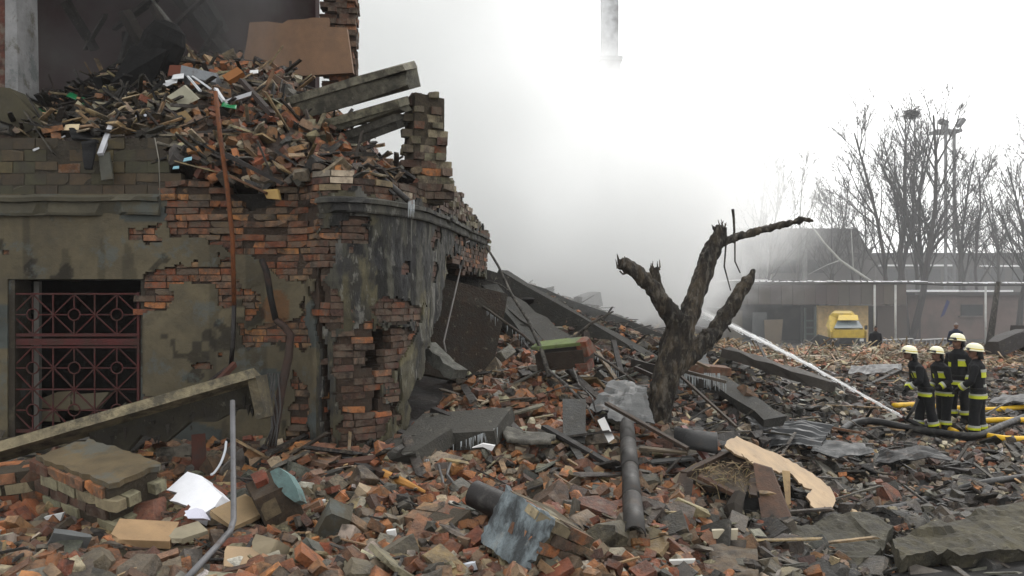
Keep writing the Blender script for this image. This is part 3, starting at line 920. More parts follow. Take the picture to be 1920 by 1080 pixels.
# near and middle rubble
def brick_piece(S, x, y, z, dark, ridge=0, big=True):
    u = random.random()
    if ridge > .4:
        if u < .5: S.put(random.choice(PR_HALF), (x, y, z), rnd_rot(.7), random.uniform(.7, 1.5), vary(random.choice([(.66, .38, .25), (.68, .48, .34), (.5, .25, .15), (.7, .55, .42)]), .2))
        elif u < .8: S.put(random.choice(PR_STICK), (x, y, z + .05), rnd_rot(.4), np.array((random.uniform(.4, 1.3), 1.2, 1.2)), vary(random.choice(TANS + PALES), .25))
        else: S.put(random.choice(PR_CHUNK), (x, y, z), rnd_rot(.6), random.uniform(.12, .3), vary(random.choice(PALES + [(.5, .32, .22)]), .25))
        return
    if random.random() > dark:
        if u < .22: S.put(random.choice(PR_BRICK), (x, y, z), rnd_rot(.5), random.uniform(.8, 1.08), vary(random.choice(REDS), .3))
        elif u < .50: S.put(random.choice(PR_HALF), (x, y, z), rnd_rot(.6), random.uniform(.45, 1.15), vary(random.choice(REDS), .35))
        elif u < .515: S.put(random.choice(PR_CHUNK), (x, y, z), rnd_rot(.6), random.uniform(.2, .42), vary(random.choice([MORT, (.22, .15, .10), (.26, .13, .08), (.2, .19, .16)]), .25))
        elif u < .54 and 8 < y < 17: S.put(random.choice(PR_STICK), (x, y, z + .06), rnd_rot(.3), np.array((random.uniform(.6, 1.6), random.uniform(1.5, 3), 1.3)), vary(random.choice(DARKS + GREYS + TANS[:1]), .3))
        elif u < .76: S.put(random.choice(PR_CHUNK), (x, y, z), rnd_rot(.6), random.uniform(.05, .16), vary(random.choice(PALES + [MORT, MORT]), .3))
        elif u < .80: S.put(random.choice(PR_CHUNK + PR_FLAKE), (x, y, z + .02), rnd_rot(.5), random.uniform(.04, .14), vary(random.choice(CREAM), .25))
        elif u < .86: S.put(random.choice(PR_FLAKE), (x, y, z), rnd_rot(.35), random.uniform(.08, .25), vary(random.choice(GREYS + PALES), .3))
        elif u < .93: S.put(random.choice(PR_CHUNK), (x, y, z), rnd_rot(.6), random.uniform(.06, .18), vary(random.choice(GREYS + DARKS), .3))
        else: S.put(random.choice(PR_STICK), (x, y, z + .03), rnd_rot(.25), np.array((random.uniform(.15, .6), .6, .7)), vary(random.choice(DARKS + TANS), .3))
    else:
        hv = random.random() ** 2.5
        if u < .20: S.put(random.choice(PR_FLAKE), (x, y, z), rnd_rot(.3), .07 + .42 * hv, vary(random.choice(GREYS + DARKS), .4))
        elif u < .52: S.put(random.choice(PR_CHUNK), (x, y, z), rnd_rot(.6), .04 + .24 * hv, vary(random.choice(GREYS + DARKS + [(.12, .095, .07)] * 3), .4))
        elif u < .58: S.put(random.choice(PR_STICK), (x, y, z + .04), rnd_rot(.25), np.array((.2 + 1.3 * hv, random.uniform(.6, 1.4), 1)), vary(random.choice(DARKS + GREYS + TANS[:1]), .4))
        elif u < .80: S.put(random.choice(PR_HALF), (x, y, z), rnd_rot(.5), random.uniform(.7, 1.2), vary(random.choice(REDS + [(.16, .10, .08)] * 4), .3))
        elif u < .95: S.put(random.choice(PR_CHUNK), (x, y, z), rnd_rot(.5), random.uniform(.05, .16), vary(random.choice(PALES), .35))
        else: S.put(random.choice(PR_FLAKE), (x, y, z), rnd_rot(.3), random.uniform(.06, .2), vary(random.choice([(.5, .5, .48), (.45, .4, .3)]), .2))

CREAM = [(.62, .54, .40), (.55, .46, .32), (.6, .58, .52)]
def fill(n, x0, x1, y0, y1, S, lift=.05):
    xs = RNG.uniform(x0, x1, n); ys = RNG.uniform(y0, y1, n)
    d, r, px = zone(xs, ys)
    hs = H(xs, ys)
    for x, y, h, dd, rr, p in zip(xs, ys, hs, d, r, px):
        if p < -150 or p > 2500 or in_building(x, y): continue
        brick_piece(S, x, y, h + random.uniform(-.02, lift), dd, rr)
fill(5600, -6.5, 2.6, 4.7, 9.0, sb, .10)
fill(2900, -2.2, 2.8, 9.0, 14.5, sb, .10)
fill(7200, 2.0, 11.0, 5.6, 11.5, sf, .07)
fill(14500, 2.0, 19.0, 11.5, 23.0, sf, .08)
fill(3000, -1.0, 6.0, 13.0, 23.0, sf, .12)
fill(7500, 3.0, 24.0, 23.0, 31.0, sf, .14)
fill(1500, 4.0, 26.0, 31.0, 44.0, sf, .1)
# fine grit close to the lens
for _ in range(14000):
    x, y = random.uniform(-5, 6.2), random.uniform(4.8, 9.5)
    if in_building(x, y): continue
    d = float(zone(np.array(x), np.array(y))[0])
    c = random.choice(REDS + PALES + [MORT] * 3) if random.random() > d else random.choice(GREYS + DARKS + PALES)
    sb.put(random.choice(PR_CHUNK), (x, y, Hs(x, y) + random.uniform(0, .09)), rnd_rot(.8), random.uniform(.015, .05), vary(c, .3))
for _ in range(130):      # larger slabs of plaster, mortar and board
    x, y = random.uniform(-5, 2.4), random.uniform(5.2, 12)
    if in_building(x, y): continue
    if random.random() < .6: sb.put(random.choice(PR_FLAKE), (x, y, Hs(x, y) + .08), rnd_rot(.35), random.uniform(.2, .5), vary(random.choice(PALES + GREYS[:3] + TANS + [(.3, .2, .13)]), .3))
    else: sb.put(random.choice(PR_CHUNK), (x, y, Hs(x, y) + .06), rnd_rot(.6), random.uniform(.18, .34), vary(random.choice([MORT, (.26, .22, .16), (.30, .18, .11), (.2, .19, .16)]), .25))
sb.build('brick_rubble', 'rubble', kind='stuff', label='loose rubble of broken bricks and grit heaped below the ruined wall')
sf.build('burnt_debris', 'rubble', kind='stuff', label='field of burnt and wet grey debris around the firefighters')
# debris of the upper heap
n = 0
while n < 2300:
    x, y = random.uniform(-6.6, -1.1), random.uniform(9.0, 12.3)
    f0 = front_y(x)
    px = 960 + F * x / y
    if y < f0 + (-.12 if 330 < px < 590 else .06): continue
    if x > -1.9 and x > float(np.interp(y, PL[200:, 1], PL[200:, 0])) - .15: continue
    n += 1
    z = Uz(x, y) + random.uniform(-.02, .1)
    u = random.random()
    left = px < 330
    if u < (.16 if left else .46): su.put(random.choice(PR_BRICK if random.random() < .4 else PR_HALF), (x, y, z), rnd_rot(.7), random.uniform(.75, 1.1), vary(random.choice(REDS), .3))
    elif u < .62: su.put(random.choice(PR_STICK), (x, y, z + .05), rnd_rot(.5), np.array((random.uniform(.2, .8), random.uniform(.6, 1.6), 1)), vary(random.choice(DARKS + DARKS + TANS), .3))
    elif u < .86: su.put(random.choice(PR_CHUNK), (x, y, z), rnd_rot(.6), random.uniform(.05, .2), vary(random.choice(PALES + GREYS + DARKS), .3))
    else: su.put(random.choice(PR_FLAKE), (x, y, z + .02), rnd_rot(.5), random.uniform(.08, .36), vary(random.choice(DARKS + TANS + GREYS + PALES), .3))
su.build('upper_debris', 'rubble', kind='stuff', label='broken bricks, splinters and charred scraps on the upper storey heap')

# single loose bricks, one object each
LB = [proto_mesh('loose_brick', (PR_BRICK + PR_HALF)[i % 14], vary(REDS[i % 8], .25), 'brick') for i in range(28)]
LP = [proto_mesh('pale_brick', (PR_BRICK + PR_BLOCK)[i % 12], vary(PALES[i % 5], .2), 'paleblock') for i in range(12)]
LC = [proto_mesh('concrete_chunk', PR_CHUNK[i % 10], vary((GREYS[:3] + PALES[:2])[i % 5], .2), 'concrete') for i in range(12)]
def where(px, py):
    if py < 800: return 'on the slope below the collapsed corner'
    if px < 330: return 'in front of the fallen wall piece under the barred window' if py > 960 else 'beside the fallen wall piece under the barred window'
    if px < 560: return 'around the bent pipe and the white foam board'
    if px < 880: return 'below the dark fallen slabs' if py < 960 else 'left of the thick open pipe'
    if px < 1120: return 'behind the thick open pipe' if py < 930 else 'around the thick open pipe'
    if px < 1260: return 'beside the grey gutter length'
    return 'in front of the torn plywood sheet' if py > 900 else 'behind the torn plywood sheet'
RW = ['rust red', 'orange red', 'dark red', 'sandy red', 'maroon', 'bright orange', 'dusty brown', 'grey brown']
LOOK = {}
for i, me in enumerate(LB): LOOK[me.name] = RW[i % 8] + (' whole brick' if i % 14 < 6 else ' broken brick')
for i, me in enumerate(LP): LOOK[me.name] = ['cream', 'sandy grey', 'whitish', 'olive beige', 'yellowish'][i % 5] + (' pale brick' if i % 12 < 6 else ' pale block')
for i, me in enumerate(LC): LOOK[me.name] = ['grey', 'dark grey', 'light grey', 'cream', 'sandy'][i % 5] + ' concrete lump'
def loose(n, meshes, name, what, cat, rx, ry, gname, sc=(1, 1), flat=.45, ok=lambda x, y: True):
    k = 0
    while k < n:
        px, py = random.uniform(*rx), random.uniform(*ry)
        if not ok(px, py): continue
        g = G(px, py)
        if in_building(g.x, g.y): continue
        me = random.choice(meshes); o = bpy.data.objects.new(name, me)
        s = random.uniform(*sc)
        w = where(px, py)
        o.location = (g.x, g.y, g.z + .035 + .04 * s * random.random())
        o.rotation_euler = (random.gauss(0, flat), random.gauss(0, flat), random.uniform(0, 6.28))
        o.scale = (s, s, s)
        put(o, None, LOOK[me.name] + ' lying ' + w, cat, LOOK[me.name] + 's ' + w)
        k += 1
slope = lambda x, y: (y > 860 or (x > 760 and y > 690 + abs(x - 930) * .15))
loose(215, LB, 'loose_brick', 'loose red brick lying', 'brick', (0, 1330), (870, 1078), 'loose red bricks', ok=slope)
loose(85, LB, 'loose_brick', 'loose red brick lying', 'brick', (770, 1060), (695, 870), 'loose red bricks', ok=slope)
loose(70, LP, 'pale_brick', 'loose pale sand-coloured brick lying', 'brick', (0, 1420), (760, 1078), 'loose pale bricks', ok=slope)
loose(60, LC, 'concrete_chunk', 'angular grey lump of concrete lying', 'rubble lump', (0, 1500), (850, 1078), 'grey concrete lumps', (.10, .24), ok=slope)

# ------------------------------------------------------------------ helpers for bigger debris
def crumple(name, c4, nu, nv, amp, col, matn, thick, label, cat, seed=0, ragged=0.0, curl=0.0, parent=None, group=None, ns=3.0, ribs=0, smooth=True):
    a, b, c, d = [Vector(x) for x in c4]
    nrm = (b - a).cross(d - a).normalized()
    mb = MB()
    vs = []
    for i in range(nu + 1):
        u = i / nu
        for j in range(nv + 1):
            v = j / nv
            uu, vv = u, v
            if ragged:
                if i in (0, nu): uu += ragged * smooth_noise((0, v * 7, seed), 1.7, seed) * .6 * (1 if i == 0 else 1)
                if j in (0, nv): vv += ragged * smooth_noise((u * 7, 0, seed), 1.7, seed + 5) * .6
            p = a * (1 - uu) * (1 - vv) + b * uu * (1 - vv) + c * uu * vv + d * (1 - uu) * vv
            h = amp * (smooth_noise(p, ns, seed) + .4 * smooth_noise(p, ns * 2.7, seed + 9)) + curl * math.sin(math.pi * v)
            if ribs: h += .022 * (1 if int(v * ribs * 2) % 2 else -1)
            vs.append(p + nrm * h)
    fs = []
    for i in range(nu):
        for j in range(nv):
            k = i * (nv + 1) + j
            fs.append((k, k + nv + 1, k + nv + 2, k + 1))
    mb.add(vs, fs, col)
    o = mb.build(name, matn, parent, label, cat, group, smooth=smooth)
    md = o.modifiers.new('thickness', 'SOLIDIFY'); md.thickness = thick; md.offset = 0
    return o
def basis(u, w):
    u = Vector(u).normalized(); w = Vector(w); v = w.cross(u).normalized(); w = u.cross(v)
    return Matrix((u, v, w)).transposed()
def slab(name, c, dims, rot, col, label, cat, matn='concrete', cuts=3, seed=0, parent=None, jit=.04, group=None):
    v, f = chop(dims, cuts, seed, jit)
    mb = MB(); mb.add([Vector(c) + rot @ Vector(x) for x in v], [tuple(int(i) for i in t) for t in f], col)
    return mb.build(name, matn, parent, label, cat, group)
def icicles(parent, a, b, n, lmax, name='icicles'):
    mb = MB()
    a, b = Vector(a), Vector(b)
    for _ in range(n):
        p = a.lerp(b, random.random()); l = lmax * random.uniform(.25, 1)
        mb.tube([p, p - V(0, 0, l * .6), p - V(0, 0, l)], [random.uniform(.003, .009), .004, .001], 5, (.7, .75, .78))
    o = mb.build(name, 'ice', parent); o['kind'] = 'stuff'
    return o
def jag(poly, amp, n=3):
    out = []
    for i, (x, y) in enumerate(poly):
        x2, y2 = poly[(i + 1) % len(poly)]
        for k in range(n):
            t = k / n; out.append((x + (x2 - x) * t + random.uniform(-amp, amp), y + (y2 - y) * t + random.uniform(-amp, amp)))
    return out
def rot_e(ax, ay, az): return Euler((R(ax), R(ay), R(az))).to_matrix()

def masonry(name, label, c, rot, nu, nv, nw, pick, top=None, face=None, miss=.08, bl=.26, bd=.13, bh=.1, scl=(1, 1, 1.4), corecol=(.15, .125, .09)):
    """a lump of wall: bricks as parts round a mortar core; c = centre of its base"""
    t = thing(name, c, label, 'wall piece')
    L, D, Hh = nu * bl, nv * bd, nw * bh
    for k in range(nw):
        for i in range(nu + 1):
            for j in range(nv):
                if not (i in (0, nu) or j in (0, nv - 1) or k == nw - 1): continue
                if random.random() < miss: continue
                x = (i - nu / 2) * bl - (bl / 2 if k % 2 else 0) + bl * .25
                if abs(x) > L / 2 + .02: continue
                p = Vector((x + random.uniform(-.01, .01), (j + .5 - nv / 2) * bd + random.uniform(-.012, .012), (k + .5) * bh))
                link_piece('brick', pick(k), t, Vector(c) + rot @ p, rot @ Euler((random.gauss(0, .03), random.gauss(0, .03), random.gauss(0, .05))).to_matrix(), (scl[0] * .97, scl[1], scl[2]))
    mb = MB(); mb.box(Vector(c) + rot @ V(0, 0, Hh / 2), (L * .93, D * .9, Hh * .97), corecol, rot, .015)
    mb.build('mortar_core', 'mortar', t)
    if top:
        crumple('plaster_top', [Vector(c) + rot @ V(x, y, Hh + .02) for x, y in ((-L / 2, -D / 2 + .03), (L / 2, -D / 2 + .03), (L / 2, D / 2), (-L / 2, D / 2))], 14, 8, .012, top, 'plaster', .05, None, None, seed=4, ragged=.12, parent=t, smooth=False)
    if face:
        crumple('plaster_face', [Vector(c) + rot @ V(-L / 2 - .04, y, z) for y, z in ((-D / 2, 0), (D / 2, 0), (D / 2, Hh), (-D / 2, Hh))], 14, 14, .03, face, 'sootplaster', .05, None, None, seed=6, ragged=.11, parent=t, smooth=False)
    return t

# ------------------------------------------------------------------ left foreground
# concrete lintel propped up across the barred window
a, b = P(-80, 872, 7.7), P(486, 708, 8.15)
lt = thing('fallen_lintel', (a.x / 2 + b.x / 2, 7.9, 1.0), 'long pale concrete lintel propped aslant in front of the barred window', 'lintel')
mb = MB(); mb.bar(a, b, .10, .34, (.40, .35, .24), up=(0, -1, .35), jit=.012); mb.build('top_slab', 'concrete', lt)
mb = MB()
edge = [a.lerp(b, t / 12) + V(0, .02, -.04) for t in range(5, 13)]
low = [p - V(0, -.05, .16 + .30 * abs(smooth_noise(p, 4, 2)) + .10 * (i % 2)) for i, p in enumerate(edge)]
mb.prism(edge + low[::-1], (.02, .06, 0), (.11, .10, .075)); web = mb.build('broken_web', 'concrete', lt)  # web coloured dark, standing for the shaded underside of the pale slab
mb = MB(); mb.bar(b + V(-.03, .0, .02), b + V(.07, -.03, -.40), .09, .3, (.22, .19, .13), up=(0, -1, 0), jit=.015); mb.build('end_hook', 'concrete', lt)
mb = MB()
for i in range(22):
    p = edge[0].lerp(edge[-1], random.random()) - V(0, .03, .06 + random.random() * .2); l = random.uniform(.03, .16)
    mb.tube([p, p - V(random.uniform(-.01, .01), 0, l * .7), p - V(0, 0, l)], [random.uniform(.008, .03), .009, .002], 5, vary((.07, .063, .05), .4))
o = mb.build('hanging_crumbs', 'concrete', lt); o['kind'] = 'stuff'
# lumps of wall
BG = [proto_mesh('brick', chop((.25, .12, .067), 1, 280 + i, .04), vary((.36, .33, .23), .15), 'paleblock') for i in range(5)]
pick_g = lambda k: random.choice(BV) if k in (4,) else random.choice(BG) if k in (3, 1) else random.choice(BD)  # dark bricks in the middle course imitate the shade of a recess
rot = basis(P(262, 930, 6.95) - P(95, 868, 7.55), (.12, -.28, 1))
masonry('fallen_wall_piece', 'lump of fallen wall with red course, grey brick courses and plaster crust', P(192, 968, 7.25), rot, 4, 4, 5, pick_g, top=(.25, .2, .125), miss=.10)
rot = basis(P(90, 880, 7.5) - P(-60, 900, 7.3), (.0, -.15, 1))
masonry('fallen_wall_piece', 'low lump of grey brick wall at the foot of the concrete lintel', P(10, 975, 7.45), rot, 4, 3, 5, lambda k: random.choice(BV[:6]) if k in (4, 2) else random.choice(BG), miss=.12)
# white foam board
mb = MB()
fb = [(312, 918), (352, 884), (378, 892), (417, 930), (402, 950), (366, 973), (345, 966), (357, 950), (318, 938), (333, 924)]
fA, fB, fC = P(312, 918, 7.25), P(366, 973, 6.75), P(417, 930, 7.0)
mb.prism([on_plane(x, y, fA, fB, fC) for x, y in jag(fb, .9)], (.05, .12, -.09), (.80, .81, .84))
mb.build('foam_board', 'paper', None, 'broken white foam board lying beside the lump of fallen wall', 'board')
mb = MB(); mb.prism([P(346, 958, 6.68), P(368, 952, 6.68), P(382, 972, 6.62), P(352, 972, 6.62)], (.04, .05, -.03), (.62, .62, .70)); mb.build('foam_scrap', 'paper', None, 'small lilac-white foam scrap under the white foam board', 'scrap')
# bent steel pipe
mb = MB()
pts = [P(436, 752, 7.5), P(437, 850, 7.15), P(438, 930, 6.7), P(438, 975, 6.4), P(432, 995, 6.25), P(405, 1026, 5.95), P(345, 1090, 5.35)]
pts = [pts[0]] + [Vector(x) for x in np.array(crom([tuple(p) for p in pts], 8))[1:]] if False else pts
mb.tube(pts, [.024] * 7, 10, (.30, .30, .31)); mb.build('bent_pipe', 'metal', None, 'bent grey steel pipe standing in the bricks under the concrete lintel', 'pipe', smooth=True)
mb = MB(); mb.tube([Vector(q) for q in crom([tuple(P(*q)) for q in ((424, 828, 7.8), (422, 845, 7.7), (414, 868, 7.55), (402, 886, 7.45), (396, 890, 7.4))], 5)], [.012] * 21, 6, (.5, .52, .55)); mb.build('plastic_strip', 'paper', None, 'curled white plastic strip hanging behind the bent pipe', 'strip', smooth=True)
mb = MB(); mb.bar(P(372, 815, 8.3), P(374, 890, 8.2), .13, .04, (.16, .06, .035), jit=.01); mb.build('short_post', 'wood', None, 'short reddish wooden post standing under the concrete lintel', 'post')
mb = MB(); mb.bar(P(385, 740, 8.1), P(440, 683, 8.5), .05, .05, (.17, .07, .045), jit=.01); mb.build('rusty_bar', 'rust', None, 'short rusty steel bar resting on the concrete lintel', 'bar')
mb = MB(); mb.bar(P(366, 738, 8.5), P(425, 690, 8.8), .04, .03, (.05, .035, .03), jit=.01); mb.build('burnt_stick', 'wood', None, 'thin burnt stick behind the rusty bar', 'stick')
# lump with turquoise paint
t = thing('painted_wall_piece', G(520, 985), 'rounded lump of brick wall with a turquoise painted face', 'wall piece')
rot = rot_e(12, -22, 25)
slab('mortar_core', P(520, 945, 7.0), (.34, .42, .46), rot, (.16, .12, .085), None, None, 'mortar', 5, 301, t, .06)
mb = MB(); mb.prism([P(x, y, 6.78) for x, y in ((506, 884), (522, 876), (540, 888), (556, 915), (563, 938), (553, 942), (534, 928), (514, 905))], (.03, .1, -.05), (.30, .43, .42)); mb.build('painted_face', 'plaster', t)
slab('brick', P(492, 905, 6.95), (.12, .2, .14), rot, (.27, .09, .05), None, None, 'brick', 2, 303, t)
slab('brick', P(505, 950, 6.8), (.14, .1, .16), rot, (.26, .21, .14), None, None, 'paleblock', 2, 304, t)
# wedge lumps
for i, (px, py, Y, d, r3, c, lab) in enumerate([(622, 985, 6.6, (.20, .22, .34), (20, 25, 15), (.15, .135, .10), 'upright wedge of olive plaster and brick among red bricks'),
        (1010, 1010, 6.2, (.1, .1, .1), (0, 0, 0), (.2, .2, .2), None), (122, 1030, 6.0, (.26, .05, .3), (25, 20, 30), (.24, .25, .25), 'flat grey plaster shard standing at the foot of the bricks'),
        (270, 1000, 6.3, (.44, .3, .06), (14, 6, 12), (.46, .33, .2), 'broad tan board scrap lying before the fallen wall piece'), (350, 1000, 6.35, (.26, .2, .05), (10, -8, 40), (.40, .36, .27), 'small tan and cream board scrap beside the broad one'),
        (450, 960, 6.8, (.40, .3, .05), (20, -8, 60), (.42, .32, .2), 'tan fibreboard scrap leaning by the bent pipe'), (460, 1050, 5.85, (.3, .22, .05), (22, 10, 20), (.47, .36, .24), 'tan fibreboard corner with a ragged edge near the bent pipe foot'),
        (505, 1030, 6.05, (.24, .2, .14), (12, 30, 80), (.38, .33, .24), 'cream plaster lump beside the tan fibreboard corner'), (835, 985, 6.75, (.34, .26, .2), (10, 8, -8), (.27, .13, .07), None)]):
    if lab: slab('plaster_shard', P(px, py, Y), d, rot_e(*r3), c, lab, 'shard', 'board' if 'board' in lab else 'plaster', 4, 310 + i, jit=.06)
rot = basis(P(880, 965, 6.6) - P(795, 950, 6.9), (.05, -.45, 1))
masonry('small_wall_piece', 'small lump of three red brick courses still in mortar', P(838, 1010, 6.8), rot, 2, 2, 3, lambda k: random.choice(BV), miss=.05, bh=.08, scl=(.9, 1, 1.1))
# big brick lump with blue-grey plaster face, and the thick pipe behind it
rot = basis(V(.6, .6, -.42), (.25, -.12, 1))
masonry('plastered_wall_piece', 'large tilted lump of bricks with a blue-grey plaster face beside the thick pipe', P(990, 1062, 5.95), rot, 2, 4, 5, lambda k: random.choice(BV + BP + BP), face=(.33, .38, .40), miss=.04, bh=.085, scl=(1, 1, 1.2), corecol=(.26, .22, .15))
mb = MB()
a, b = P(888, 925, 6.9), P(1076, 1012, 6.35)
pv = (b - a)
mb.tube([a, a + pv * .3, a + pv * .6, b, b - pv * .02, a + pv * .05], [.115, .118, .118, .12, .108, .10], 24, (.035, .03, .028), caps=False); mb.build('thick_pipe', 'rubber', None, 'thick black pipe with an open end lying in the bricks', 'pipe', smooth=True)
# dark planks and slabs under the corner
for i, (pa, pb, w, h, c, lab) in enumerate([((590, 838, 8.9), (706, 886, 7.9), .10, .05, (.06, .055, .05), 'dark wet board sloping down from the wall foot'),
        ((540, 880, 8.0), (712, 858, 8.3), .16, .03, (.16, .075, .045), 'reddish plank lying across the wall foot'), ((555, 868, 8.3), (600, 905, 7.7), .12, .03, (.20, .21, .22), 'short grey metal strip beside the turquoise lump'),
        ((712, 800, 9.6), (826, 838, 9.0), .10, .07, (.05, .043, .04), 'dark timber lying along the upper fallen slab'), ((812, 768, 10.0), (905, 806, 9.2), .08, .05, (.06, .05, .045), 'dark batten lying on top of the upper fallen slab'),
        ((560, 905, 7.6), (640, 880, 7.9), .12, .03, (.10, .095, .085), 'grey splintered board under the reddish plank')]):
    mb = MB(); mb.bar(P(*pa), P(*pb), w, h, c, jit=.012); mb.build('plank', 'wood', None, lab, 'plank')
mb = MB(); mb.bar(P(700, 880, 8.0), P(722, 890, 7.85), .10, .05, (.08, .05, .035), jit=.006); mb.tube([P(716, 887, 7.9), P(760, 905, 7.6), P(797, 922, 7.35)], [.045, .035, .012], 6, (.62, .36, .13), flat=.5)
mb.build('snapped_plank', 'board', None, 'snapped plank end showing fresh yellow wood among the bricks', 'plank')
s1_ = slab('fallen_slab', P(860, 806, 9.4), (1.15, .8, .2), basis(P(940, 790, 9.3) - P(790, 800, 9.6), (.06, -.22, 1)), (.115, .11, .095), 'dark concrete slab with icicles lying below the collapsed corner', 'slab', 'concrete', 2, 331)
icicles(s1_, P(838, 838, 8.85), P(936, 800, 8.9), 26, .16)
s2_ = slab('fallen_slab', P(752, 848, 8.9), (.95, .75, .18), basis(P(800, 835, 8.6) - P(690, 850, 9.0), (.08, -.25, 1)), (.105, .10, .085), 'lower dark concrete slab against the foot of the curved wall', 'slab', 'concrete', 2, 332)
icicles(s2_, P(690, 885, 8.4), P(806, 860, 8.35), 24, .14)
slab('fallen_block', P(620, 890, 8.3), (.7, .4, .25), rot_e(5, -3, 5), (.11, .105, .085), 'grey concrete block lying under the reddish plank', 'block', 'concrete', 4, 333)
mb = MB(); mb.prism([P(815, 870, 8.2), P(838, 868, 8.2), P(842, 930, 7.7), P(822, 935, 7.7)], (.02, .06, 0), (.10, .075, .06)); mb.build('upright_slat', 'wood', None, 'short dark slat standing under the icicled slab', 'slat')
for pts, lab in (([(845, 868, 8.1), (838, 890, 7.9), (858, 915, 7.6), (862, 940, 7.4)], 'grey twisted cable dangling below the icicled slab'), ([(822, 872, 8.1), (830, 900, 7.8), (835, 930, 7.5)], 'thin pale root hanging below the icicled slab')):
    mb = MB(); mb.tube([P(*p) for p in pts], .014, 6, (.2, .2, .2)); mb.build('hanging_cable', 'rubber', None, lab, 'cable', smooth=True)

# ------------------------------------------------------------------ pipes and wires on the building (its own parts)
mb = MB(); mb.tube([P(404, 172, 9.2), P(412, 250, 9.1), P(426, 350, 8.98), P(436, 450, 8.98), P(439, 574, 9.03)], .026, 8, (.30, .125, .05)); mb.build('rusty_pipe', 'rust', bld, smooth=True)
mb = MB(); mb.tube([P(439, 572, 9.03), P(437, 640, 9.05), P(433, 685, 9.05)], .027, 8, (.03, .022, .02)); mb.build('pipe_stub', 'rubber', bld, smooth=True)
mb = MB(); mb.tube([P(491, 487, 9.04), P(500, 510, 9.0), P(508, 560, 9.02), P(517, 600, 9.02)], [.035, .038, .036, .036], 8, (.03, .028, .025))
mb.tube([P(517, 600, 9.02), P(533, 612, 9.0), P(545, 628, 8.96), P(541, 670, 8.9), P(528, 730, 8.75), P(518, 790, 8.6), P(508, 850, 8.4)], [.035, .04, .045, .05, .05, .05, .045], 8, (.09, .06, .045)); mb.build('downpipe', 'rust', bld, smooth=True)
for k in range(5):
    mb = MB(); q = [P(520 - k * 4 + random.uniform(-6, 6), 700 + i * 34, 8.7 - i * .08) for i in range(5)]
    mb.tube(q, .009, 5, (.10, .095, .09)); mb.build('loose_wire', 'rubber', bld, smooth=True)
mb = MB(); mb.tube([P(880, 452, 13.2), P(872, 455, 13.0), P(862, 510, 12.6), P(846, 580, 12.0), P(832, 640, 11.7), P(836, 660, 11.6)], .014, 6, (.36, .34, .32)); mb.build('hanging_wire', 'rubber', bld, smooth=True)
mb = MB(); mb.tube([P(700, 322, 9.3), P(730, 345, 9.35), P(765, 376, 9.25)], [.03, .035, .035], 8, (.12, .115, .11)); mb.build('gutter_pipe', 'metal', bld, smooth=True)
icicles(bld, P(762, 378, 9.25), P(778, 374, 9.3), 7, .28)
mb = MB(); mb.tube([P(290, 258, 9.15), P(298, 300, 9.16), P(300, 372, 9.1)], .006, 5, (.4, .38, .33)); mb.build('loose_wire', 'rubber', bld, smooth=True)
# ------------------------------------------------------------------ things on the upper storey
for i, (poly, Y, off, c, m, name, cat, lab) in enumerate([
    ([(303, 188), (345, 160), (372, 186), (330, 207), (318, 206)], 10.2, (.0, .05, .02), (.52, .50, .40), 'board', 'plaster_board', 'board', 'torn cream plasterboard piece on the upper heap'),
    ([(340, 122), (408, 138), (404, 155), (338, 140)], 10.6, (.02, .1, -.1), (.42, .44, .46), 'metal', 'radiator_casing', 'casing', 'crumpled pale metal casing on the upper heap'),
    ([(416, 142), (445, 125), (456, 135), (428, 152)], 10.6, (0, .1, -.03), (.5, .25, .1), 'board', 'orange_board', 'board', 'short orange wooden board end sticking up from the upper heap'),
    ([(331, 212), (348, 207), (385, 252), (368, 262), (350, 240)], 9.9, (.0, .06, -.02), (.42, .31, .17), 'board', 'fibre_board', 'board', 'tan fibreboard strip hanging down the upper heap'),
    ([(372, 256), (395, 256), (398, 272), (372, 272)], 9.75, (0, .05, 0), (.45, .33, .19), 'board', 'fibre_board', 'board', 'small square tan board scrap below the hanging fibreboard'),
    ([(420, 188), (472, 171), (474, 178), (424, 194)], 10.1, (0, .05, .0), (.55, .56, .58), 'paint', 'white_strip', 'strip', 'white plastic strip lying flat across the upper bricks'),
    ([(492, 356), (520, 354), (524, 374), (500, 372)], 8.95, (0, .08, .0), (.50, .36, .16), 'board', 'splintered_board', 'board', 'yellow splintered board end in the broken wall cavity'),
    ([(318, 122), (340, 122), (340, 142), (314, 142)], 10.7, (0, .1, 0), (.26, .10, .06), 'board', 'brown_panel', 'panel', 'small reddish brown panel beside the crumpled metal casing')]):
    mb = MB(); mb.prism([P(x, y, Y - (.22 if Y > 9.3 else 0)) for x, y in poly], off, c); mb.build(name, m, None, lab, cat)
